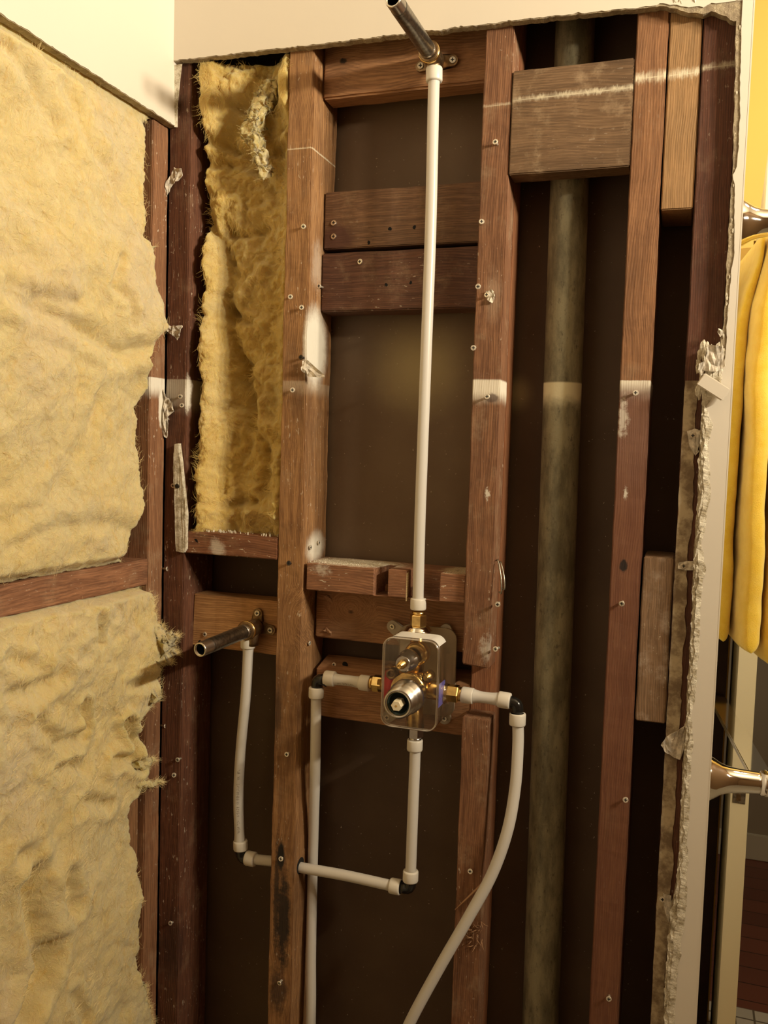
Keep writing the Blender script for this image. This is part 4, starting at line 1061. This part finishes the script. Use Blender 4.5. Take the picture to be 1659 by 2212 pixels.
# ------------------------------------------------------------------ insulation
def batt(name, label, y_lo, z0, z1, redge, mat, base_x, hfun, ny=150, nz=300, seed=0, fib=2600, tufts=()):
    """left-wall batt: grid over (y, z); the right edge follows redge(z) -> y; outward is +x"""
    bm = bmesh.new(); V = []
    for j in range(nz + 1):
        z = z0 + (z1 - z0) * j / nz; row = []
        yr = redge(z) + fb((0, 0, z), 30, 5, seed) * .006 + fb((0, 0, z), 160, 3, seed + 4) * .0018
        for i in range(ny + 1):
            u = i / ny; y = y_lo + (yr - y_lo) * (1 - (1 - u) ** 1.0)
            p = Vector((0, y, z))
            h = hfun(y, z)
            h += fb(p, 5, 4, seed) * .012 + abs(fb(p, 13, 3, seed + 3)) * .0040 + fb(p, 38, 5, seed + 6) * .0022
            # rolled edge
            er = ss(0.0, .020, (yr - y)); h = h * er + (-.030 if y < -.046 else .0035) * (1 - er) ** 2
            et = ss(0.0, .014, z - z0); h = h * et - .008 * (1 - et)
            if z1 > 1.5: tk = ss(1.972, 1.990, z); h = h * (1 - tk) - .0025 * tk
            else: et = ss(0.0, .007, z1 - z); h = h * et - .006 * (1 - et)
            row.append(bm.verts.new(Vector((base_x + h, y + fb(p, 50, 3, seed + 9) * .002, z + fb(p, 50, 3, seed + 12) * .002))))
        V.append(row)
    for j in range(nz):
        for i in range(ny):
            f = bm.faces.new((V[j][i], V[j][i + 1], V[j + 1][i + 1], V[j + 1][i])); f.smooth = True
    yback = lambda z: -.097 if z < 1.14 else -.045
    # back of the batt, so that it has its real depth
    bR = [bm.verts.new(Vector((-.853, min(V[j][ny].co.y - .006, yback(V[j][ny].co.z)), V[j][ny].co.z))) for j in range(nz + 1)]
    for j in range(nz): bm.faces.new((V[j][ny], bR[j], bR[j + 1], V[j + 1][ny])).smooth = True
    bT = [bm.verts.new(Vector((-.853, min(V[nz][i].co.y, yback(V[nz][i].co.z)), V[nz][i].co.z))) for i in range(ny + 1)]
    for i in range(ny): bm.faces.new((V[nz][i], V[nz][i + 1], bT[i + 1], bT[i])).smooth = True
    bB = [bm.verts.new(Vector((-.853, min(V[0][i].co.y, yback(V[0][i].co.z)), V[0][i].co.z))) for i in range(ny + 1)]
    for i in range(ny): bm.faces.new((V[0][i], bB[i], bB[i + 1], V[0][i + 1])).smooth = True
    pts = [(V[j][i].co.copy(), i / ny) for j in range(0, nz, 2) for i in range(0, ny + 1, 2)]
    edge = [V[j][ny - k].co.copy() for j in range(nz) for k in (0, 1, 2)]
    o = obj(name, bm, mat, label=label, cat='insulation')
    return o, pts, edge
def fibres(parent, starts, dirf, n, L=(.004, .014), r=.00012, seed=1, name='loose_fibres', mat=None):
    random.seed(seed); bm = bmesh.new()
    for _ in range(n):
        p = random.choice(starts).copy() ; d = dirf()
        L_ = random.uniform(*L); cur = p.copy(); q = [cur.copy()]
        for k in range(4):
            d = (d + Vector((random.uniform(-1, 1), random.uniform(-1, 1), random.uniform(-1, 1))) * .35).normalized(); cur = cur + d * L_ / 4; q.append(cur.copy())
        _, u, v = frame_of(q[-1] - q[0] + Vector((1e-5, 0, 0)))
        rings = [[bm.verts.new(a + (u * math.cos(t) + v * math.sin(t)) * r * (1 - .5 * i / 4)) for t in (0, 2.09, 4.19)] for i, a in enumerate(q)]
        for a, b in zip(rings[:-1], rings[1:]):
            for k in range(3): bm.faces.new((a[k], a[(k + 1) % 3], b[(k + 1) % 3], b[k]))
    return obj(name, bm, mat or M['fibre'], parent, kind='stuff')

def wool(parent, pts, n, outward, L=(.006, .018), r=.00016, seed=1, name='surface_fibres', mat=None, lift=.0004):
    """fibres lying on the surface, combed along a swirling field"""
    random.seed(seed); bm = bmesh.new(); out = Vector(outward)
    a_, b_ = (Vector((0, 1, 0)), Vector((0, 0, 1))) if abs(out.x) > .5 else (Vector((1, 0, 0)), Vector((0, 0, 1)))
    for _ in range(n):
        p = random.choice(pts) + out * lift * random.uniform(0, 3); L_ = random.uniform(*L); q = [p.copy()]; cur = p.copy()
        off = random.uniform(-.5, .5); bend = random.uniform(-1.2, 1.2)
        for k in range(4):
            an = noise.noise(cur * 16 + Vector((seed, 0, 0))) * 7 + off + bend * k * .35
            cur = cur + (a_ * math.cos(an) + b_ * math.sin(an)) * L_ / 4 + out * random.uniform(-.0004, .0009); q.append(cur.copy())
        _, u, v = frame_of(q[-1] - q[0] + Vector((1e-5, 0, 0)))
        rings = [[bm.verts.new(c + (u * math.cos(t) + v * math.sin(t)) * r * (1 - .6 * i / 4)) for t in (0, 2.09, 4.19)] for i, c in enumerate(q)]
        for c, d in zip(rings[:-1], rings[1:]):
            for k in range(3): bm.faces.new((c[k], c[(k + 1) % 3], d[(k + 1) % 3], d[k]))
    return obj(name, bm, mat or M['fibre'], parent, kind='stuff')
def seg_d(y, z, pts):
    """distance from (y,z) to a polyline, and parameter side"""
    best = 9
    for (a, b), (c, d) in zip(pts[:-1], pts[1:]):
        vx, vz = c - a, d - b; L2 = vx * vx + vz * vz + 1e-12
        t = max(0, min(1, ((y - a) * vx + (z - b) * vz) / L2))
        dd = math.hypot(y - a - vx * t, z - b - vz * t)
        if dd < best: best = dd
    return best
def pl(pix, x=-.755): return [(WX(a, b, x).y, WX(a, b, x).z) for a, b in pix]
# upper batt creases (pixel polylines on the batt's plane)
creU = [(pl([(0, 640), (40, 660), (120, 690), (200, 735), (250, 765), (300, 750), (330, 735)]), .016, .010),
        (pl([(150, 190), (200, 320), (260, 420), (310, 520)]), .012, .012),
        (pl([(0, 610), (60, 640), (150, 655)]), .010, .008),
        (pl([(240, 560), (225, 620), (255, 650), (262, 700)]), .010, .006),
        (pl([(20, 1180), (120, 1140), (220, 1130), (300, 1150)]), .008, .010),
        (pl([(0, 1140), (90, 1090), (150, 1000), (220, 860)]), .006, .012),
        (pl([(215, 790), (200, 900), (195, 1000)]), .005, .008),
        (pl([(20, 430), (80, 470), (60, 500)]), .006, .008), (pl([(0, 100), (60, 170), (110, 260)]), .012, .010)]
def hU(y, z):
    h = .010
    h += .014 * math.exp(-((seg_d(y, z, pl([(280, 680), (310, 730)])) / .04) ** 2))
    h += .012 * ss(1.50, 1.62, z) * ss(1.90, 1.75, z)
    for pts, dep, wd in creU:
        dep *= .6
        d = seg_d(y, z, pts); h -= dep * math.exp(-(d / wd) ** 2) ; h += dep * .35 * math.exp(-((d - wd * 2.4) / (wd * 1.2)) ** 2)
    return h
# right edge: (pixel y, pixel x)
reU = [(280, 329), (350, 327), (450, 323), (520, 322), (530, 331), (560, 322), (610, 324), (640, 334), (700, 342), (715, 340), (745, 328), (775, 310), (800, 318), (840, 320), (880, 306), (930, 311), (1000, 316), (1050, 315), (1090, 317), (1125, 306), (1160, 290), (1190, 284), (1205, 280)]
zyU = sorted([(WX(px, py, -.760).z, WX(px, py, -.760).y) for py, px in reU])
batU, pU, eU = batt('insulation_batt', 'large pale yellow batt filling the left wall above the wooden ledge', -.520, zl1 + .001, 2.010, lambda z: interp(zyU, z), M['insL'], -.765, hU, 170, 330, 1)
fibres(batU, eU, lambda: Vector((random.uniform(-.2, .8), random.uniform(.2, 1), random.uniform(-.8, .8))).normalized(), 1500, seed=1, L=(.002, .008))
wool(batU, [p for p, u in pU if u > .3], 4000, (1, 0, 0), seed=21)
creL = [(pl([(0, 1500), (60, 1480), (110, 1460)]), .010, .010), (pl([(60, 1560), (120, 1610), (180, 1590)]), .009, .008),
        (pl([(170, 1520), (185, 1570)]), .010, .006), (pl([(190, 1330), (200, 1390)]), .008, .006),
        (pl([(110, 1665), (150, 1655), (180, 1660)]), .008, .008), (pl([(230, 1740), (180, 1730), (160, 1750)]), .010, .008),
        (pl([(60, 1900), (75, 1990), (90, 2080), (60, 2150), (40, 2200)]), .020, .014), (pl([(140, 1890), (155, 1960)]), .012, .010),
        (pl([(110, 2050), (90, 2130), (50, 2180)]), .015, .012), (pl([(150, 2150), (175, 2200)]), .008, .008), (pl([(30, 1850), (60, 1840)]), .008, .01),
        (pl([(270, 1560), (285, 1600), (280, 1630)]), .022, .006), (pl([(240, 1650), (265, 1640), (300, 1655)]), .015, .007),
        (pl([(0, 1420), (70, 1440)]), .008, .008), (pl([(270, 1480), (320, 1470)]), .008, .008)]
def hL(y, z):
    h = .012
    h += .010 * ss(1.10, 1.18, z)
    for pts, dep, wd in creL:
        d = seg_d(y, z, pts); h -= dep * math.exp(-(d / wd) ** 2); h += dep * .4 * math.exp(-((d - wd * 2.2) / (wd * 1.1)) ** 2)
    p = Vector((0, y, z)); h += abs(fb(p, 22, 4, 33)) * .0055 * ss(1.0, 1.1, z)
    return h
reL = [(1262, 318), (1280, 322), (1310, 326), (1335, 333), (1350, 343), (1375, 347), (1400, 345), (1425, 332), (1450, 330), (1480, 334), (1500, 340), (1520, 325), (1545, 308), (1580, 300), (1620, 306), (1638, 318), (1650, 316), (1680, 318), (1705, 305), (1730, 282), (1770, 284), (1830, 296), (1900, 307), (1980, 303), (2050, 300), (2120, 310), (2180, 320), (2212, 334), (2300, 330)]
zyL = sorted([(min(WX(px, py, -.760).z, zl0), WX(px, py, -.760).y) for py, px in reL])
batL, pL_, eL = batt('insulation_batt', 'ragged yellow batt filling the left wall below the wooden ledge', -.520, .02, zl0 - .001, lambda z: interp(zyL, z), M['insL'], -.763, hL, 160, 520, 5)
fibres(batL, [e for e in eL if e.z > .6], lambda: Vector((random.uniform(-.2, .8), random.uniform(.2, 1), random.uniform(-.8, .8))).normalized(), 2600, seed=2, L=(.003, .012))
wool(batL, [p for p, u in pL_ if u > .3 and p.z > .7], 7000, (1, 0, 0), seed=22)
def tuft(parent, a, b, r, seed, n=900):
    """a torn tongue of wool from a to b"""
    a, b = Vector(a), Vector(b); bm = bmesh.new(); P = [a.lerp(b, t) + Vector((fb((t, 0, 0), 3, 3, seed), fb((t, 1, 0), 3, 3, seed), fb((t, 2, 0), 3, 3, seed))) * .006 * t for t in [k / 24 for k in range(25)]]
    add_tube(bm, P, r, 24, rf=lambda t: (1 - t) ** .7 * (1 + .3 * math.sin(t * 9 + seed)) + .05)
    for v in bm.verts: v.co += Vector((fb(v.co, 90, 5, seed), fb(v.co, 90, 5, seed + 3), fb(v.co, 90, 5, seed + 6))) * r * .55
    st = [v.co.copy() for v in bm.verts]
    obj('torn_tuft', bm, M['insL'], parent)
    d = (b - a).normalized()
    fibres(parent, st, lambda: (d * 1.0 + Vector((random.uniform(-.7, .7), random.uniform(-.7, .7), random.uniform(-.9, .9)))).normalized(), n, seed=seed, L=(.004, .013), name='tuft_fibres')
tuft(batL, Vector((-.748, -.050, 1.215)), W(373, 1374, -.012), .020, 3)
tuft(batL, Vector((-.750, -.050, 1.190)), W(374, 1405, -.014), .016, 9)
tuft(batL, Vector((-.752, -.060, 1.235)), W(352, 1352, -.03), .014, 19, 400)
tuft(batL, Vector((-.752, -.060, 1.140)), WX(341, 1500, -.750), .014, 13, 500)
tuft(batL, Vector((-.752, -.085, 1.045)), WX(341, 1641, -.748), .008, 4, 300)
tuft(batL, Vector((-.752, -.085, 1.018)), WX(351, 1693, -.746), .007, 6, 500)
tuft(batU, Vector((-.755, -.07, 1.790)), WX(331, 532, -.756), .006, 8, 60)

# batt in the bay between the corner stud and the orange stud
ZB0, ZB1 = zz(500, 1150, .03) - .002, 2.086
def bay(ny=120, nz=420, seed=40):
    bm = bmesh.new(); V = []
    xl, xr = XA1 + .009, XB0 - .002
    mid = [(130, 500), (350, 470), (420, 480), (520, 500), (600, 495), (680, 490), (760, 515), (860, 530), (960, 545), (1060, 530), (1150, 500)]
    lobl = [(130, 600), (200, 545), (350, 470), (450, 455), (560, 480), (640, 488), (700, 470), (780, 500), (900, 520), (1000, 520), (1150, 500)]
    cz = sorted([(W(px, py, .03).z, W(px, py, .03).x) for py, px in lobl])
    lines = [([(430, 180), (450, 300), (520, 330), (600, 320)], .018, .010), ([(510, 230), (560, 228)], .016, .007), ([(440, 350), (470, 355), (510, 350), (590, 360)], .018, .009), ([(455, 480), (475, 530), (490, 560)], .018, .007),
             ([(480, 660), (500, 680), (530, 690)], .018, .007), ([(475, 640), (490, 720), (510, 780), (525, 860)], .020, .009), ([(520, 790), (530, 850), (535, 920)], .022, .010),
             ([(490, 500), (530, 505), (570, 490)], .010, .006), ([(470, 560), (520, 600), (560, 560)], .010, .008), ([(560, 950), (575, 1000), (560, 1060)], .018, .009), ([(490, 1090), (540, 1085)], .02, .008),
             ([(500, 950), (475, 1010), (480, 1060)], .010, .009), ([(430, 540), (440, 640)], .008, .01), ([(430, 900), (470, 880)], .008, .008), ([(545, 360), (575, 395), (590, 430)], .010, .008)]
    LN = [([(W(a, b, .03).x, W(a, b, .03).z) for a, b in pts], dp, wd) for pts, dp, wd in lines]
    for j in range(nz + 1):
        z = ZB0 + (ZB1 - ZB0) * j / nz; row = []
        xc = interp(cz, z)
        xl_ = xl + max(0, fb((0, 0, z), 30, 4, seed)) * .004
        for i in range(ny + 1):
            u = i / ny; x = xl_ + (xr - xl_) * u; p = Vector((x, 0, z))
            left = math.exp(-((x - (xl + .016)) / .018) ** 2)
            rt_ = math.exp(-((x - (xr - .006)) / .014) ** 2)
            h = .020 + .030 * left + .018 * rt_                   # towards the viewer
            h += -.016 * math.exp(-((x - xc) / .016) ** 2)
            h += .018 * ss(1.98, 2.03, z) + .012 * ss(1.48, 1.42, z)
            for pts, dp, wd in LN: h -= dp * math.exp(-(seg_d(x, z, pts) / wd) ** 2)
            h += fb(p, 11, 4, seed) * .016 + abs(fb(p, 22, 4, seed + 3)) * .013 + fb(p, 70, 3, seed + 7) * .0018
            el = ss(-.002, .008, x - xl_); h = h * el - .02 * (1 - el)
            y = min(.084, max(-.004, .062 - h))
            row.append(bm.verts.new(Vector((x, y, z))))
        V.append(row)
    for j in range(nz):
        for i in range(ny):
            f = bm.faces.new((V[j][i], V[j][i + 1], V[j + 1][i + 1], V[j + 1][i])); f.smooth = True
    for i in range(ny):
        for j, s in ((0, 1), (nz, -1)):
            a, b = V[j][i], V[j][i + 1]
            c = bm.verts.new(Vector((b.co.x, .094, b.co.z))); d = bm.verts.new(Vector((a.co.x, .094, a.co.z)))
            bm.faces.new((a, b, c, d))
    for j in range(nz):
        for i in (0, ny):
            a, b = V[j][i], V[j + 1][i]
            c = bm.verts.new(Vector((b.co.x, .094, b.co.z))); d = bm.verts.new(Vector((a.co.x, .094, a.co.z)))
            bm.faces.new((a, b, c, d)).smooth = True
    pts = [V[j][i].co.copy() for j in range(nz) for i in range(0, ny, 2)]
    edge = [V[j][i].co.copy() for j in range(nz) for i in (1, 2, 3, 4, 5)]
    o = obj('insulation_batt', bm, M['insB'], label='shade-toned ochre batt stuffed into the narrow bay of the back wall', cat='insulation')
    fibres(o, edge, lambda: Vector((random.uniform(-1, .2), random.uniform(-.8, .2), random.uniform(-.6, .6))).normalized(), 1100, seed=5, L=(.002, .006))
    wool(o, pts, 8000, (0, -1, 0), seed=23, mat=M['fibreB'])
    return o
bayo = bay()
# pale flap hanging at the bay batt's upper right
bm = bmesh.new()
P = [W(a, b_, .012) for a, b_ in [(598, 185), (578, 200), (560, 240), (548, 280), (545, 300), (556, 320), (566, 350), (575, 385)]]
add_tube(bm, smooth_path(P, 14), .011, 48, rf=lambda t: .9 + .6 * math.sin(t * 3.1) - .55 * t)
for v in bm.verts: v.co += Vector((fb(v.co, 45, 5, 3), fb(v.co, 45, 5, 6), fb(v.co, 45, 5, 9))) * .010 + Vector((fb(v.co, 170, 5, 3), fb(v.co, 170, 5, 6), fb(v.co, 170, 5, 9))) * .004
stf = [v.co.copy() for v in bm.verts]
obj('pale_flap', bm, M['insL'], bayo)
fibres(bayo, stf, lambda: Vector((random.uniform(-1, 1), random.uniform(-1, 0), random.uniform(-1, .6))).normalized(), 900, seed=8, L=(.004, .012), name='flap_fibres')
# crumbs on the sill
bm = bmesh.new()
ztop = zz(500, 1154, 0)
for k in range(60):
    crumb(bm, (random.uniform(XA1 + .004, XB0 - .004), random.uniform(.004, .03), ztop + .001), random.uniform(.0005, .0018), k, 1.0)
obj('crumbs', bm, M['torn'], sill, kind='stuff')

# ------------------------------------------------------------------ towel rails and towel, beyond the corner
YAW = math.radians(6.4); PIV = Vector((.118, .085, 0))
def yawed(bm):
    r_ = Matrix.Rotation(YAW, 4, 'Z')
    for v in bm.verts: v.co = PIV + r_ @ (v.co - PIV)
    return bm
def towel_bar(z, y0, y1, label, xo=.115, yaw=0.0):
    t = thing('towel_bar', label, 'towel bar', (XW, y0, z))
    for yy in (y0, y1):
        bm = bmesh.new()
        prof = [(0, .032), (.008, .031), (.016, .0265), (.024, .0215), (.034, .0180), (.048, .0162), (xo - XW, .0145), (xo - XW + .004, .0145)]
        # flattened post: scale in z only slightly
        add_lathe(bm, (XW - .008, yy, z), (1, 0, 0), prof, 36); yawed(bm)
        obj('post', bm, M['chrome'], t)
        bm = bmesh.new(); add_lathe(bm, (xo - .006, yy, z), (1, 0, 0), [(0, .010), (.002, .0165), (.010, .018), (.018, .0165), (.022, .010)], 28); yawed(bm)
        obj('end_collar', bm, M['chrome'], t)
    bm = bmesh.new()
    add_box(bm, xo - .014, xo + .016, y0, y1, z - .003, z + .005, bev=.0012); yawed(bm)
    obj('bar', bm, M['chrome'], t)
    return t
ya = .085
zt_lo = W(1600, 1685, ya).z; zt_up = W(1640, 485, ya).z
towel_bar(zt_lo, ya, .70, 'chrome towel bar low on the right, empty, with a flared post', xo=.118)
towel_bar(zt_up, ya, .70, 'chrome towel bar high on the right, holding the yellow towel', xo=.112)
# towel: two folded drops over the upper bar
bm = bmesh.new()
def drop(cx_, hw, y0, y1, ztop, zbot, seed, lean, slope=.0):
    """rounded thick fold; cx_ centre x, hw half thickness"""
    n, m_ = 44, 90
    loops = []
    for j in range(m_ + 1):
        v = j / m_; v = v ** 1.3; z = zbot + (ztop - zbot) * v
        k = 1.0
        if v < .035: k = (max(0.0, 1 - ((.035 - v) / .035) ** 2.6)) ** .5 * .85 + .15
        thick = hw * k * (1.0 + .12 * math.exp(-((v - .12) / .08) ** 2)) * (1 - .55 * ss(.80, 1.0, v))
        cx2 = cx_ + lean * ss(.74, 1.0, v) + .002 * math.sin(v * 5 + seed)
        lp = []
        for i in range(n):
            a = 2 * math.pi * i / n
            sx = abs(math.cos(a)) ** .6 * (1 if math.cos(a) > 0 else -1); sy = abs(math.sin(a)) ** .25 * (1 if math.sin(a) > 0 else -1)
            y = (y0 + y1) / 2 + sy * (y1 - y0) / 2 + .010 * ss(.6, 1, v)
            p = Vector((cx2 + sx * thick, y, z + (slope * sx if v < .3 else 0) * (1 - v / .3 if v < .3 else 0)))
            q = fb(p, 10, 3, seed)
            p += Vector((q * .003, fb(p, 12, 3, seed + 4) * .003, 0))
            lp.append(p)
        loops.append(lp)
    loft(bm, loops, cap0=True, cap1=True)
zT = zt_up
drop(.064, .0115, .125, .50, zT - .005, W(1570, 1385, .125).z, 3, .020)
drop(.0905, .0155, .090, .50, zT + .002, W(1600, 1408, .09).z, 1, .010)
drop(.1260, .0180, .095, .50, zT + .004, W(1640, 1436, .1).z, 5, -.012)
yawed(bm)
towel = obj('towel', bm, M['towel'], label='bright yellow terry towel folded over the upper chrome bar', cat='towel')

# ------------------------------------------------------------------ door standing open
xd0, xd1 = W(1578, 1450, .52).x, W(1632, 1450, .52).x
bm = bmesh.new()
YE = .52; hinge_y = 1.27
lp = [(xd0 + .0125, YE), (xd1 + .002, YE), (.1680, hinge_y), (.1335, hinge_y)]
a = [bm.verts.new(Vector((x, y, .01))) for x, y in lp]; b = [bm.verts.new(Vector((x, y, 2.075))) for x, y in lp]
bm.faces.new(a[::-1]); bm.faces.new(b)
for i in range(4):
    f = bm.faces.new((a[i], a[(i + 1) % 4], b[(i + 1) % 4], b[i]))
bmesh.ops.triangulate(bm, faces=bm.faces[:2])
door = struct('door_1', bm, [M['door'], M['darkbrown']])
zlp = W(1596, 1726, YE).z
bm = bmesh.new(); add_box(bm, xd0 + .016, xd1 - .004, YE - .0015, YE + .002, zlp - .008, zlp + .018, bev=.0005)
obj('latch_plate', bm, M['galv'], door)
bm = bmesh.new(); add_box(bm, xd0 + .022, xd1 - .012, YE - .006, YE + .002, zlp - .002, zlp + .010, bev=.001)
obj('latch_bolt', bm, M['dullbrass'], door)
bm = bmesh.new(); add_lathe(bm, (xd1 - .001, YE + .06, .93), (1, 0, 0), [(0, .03), (.006, .03), (.01, .012), (.04, .012), (.045, .02), (.06, .026), (.07, .018)], 24)
obj('door_knob', bm, M['chrome'], door)

bm = bmesh.new(); add_box(bm, -.05, .112, 1.02, 1.295, 0, 1.22, bev=.002)  # plain dark brown volume filling the gap beside the open door
filler_body = obj('filler', bm, M['darkbrown'], label='narrow dark brown cabinet glimpsed between the wall corner and the open door', cat='filler')
bm = bmesh.new(); add_box(bm, -.052, .116, 1.01, 1.297, 1.22, 1.24, bev=.002); obj('filler_top', bm, M['darkbrown'], filler_body)
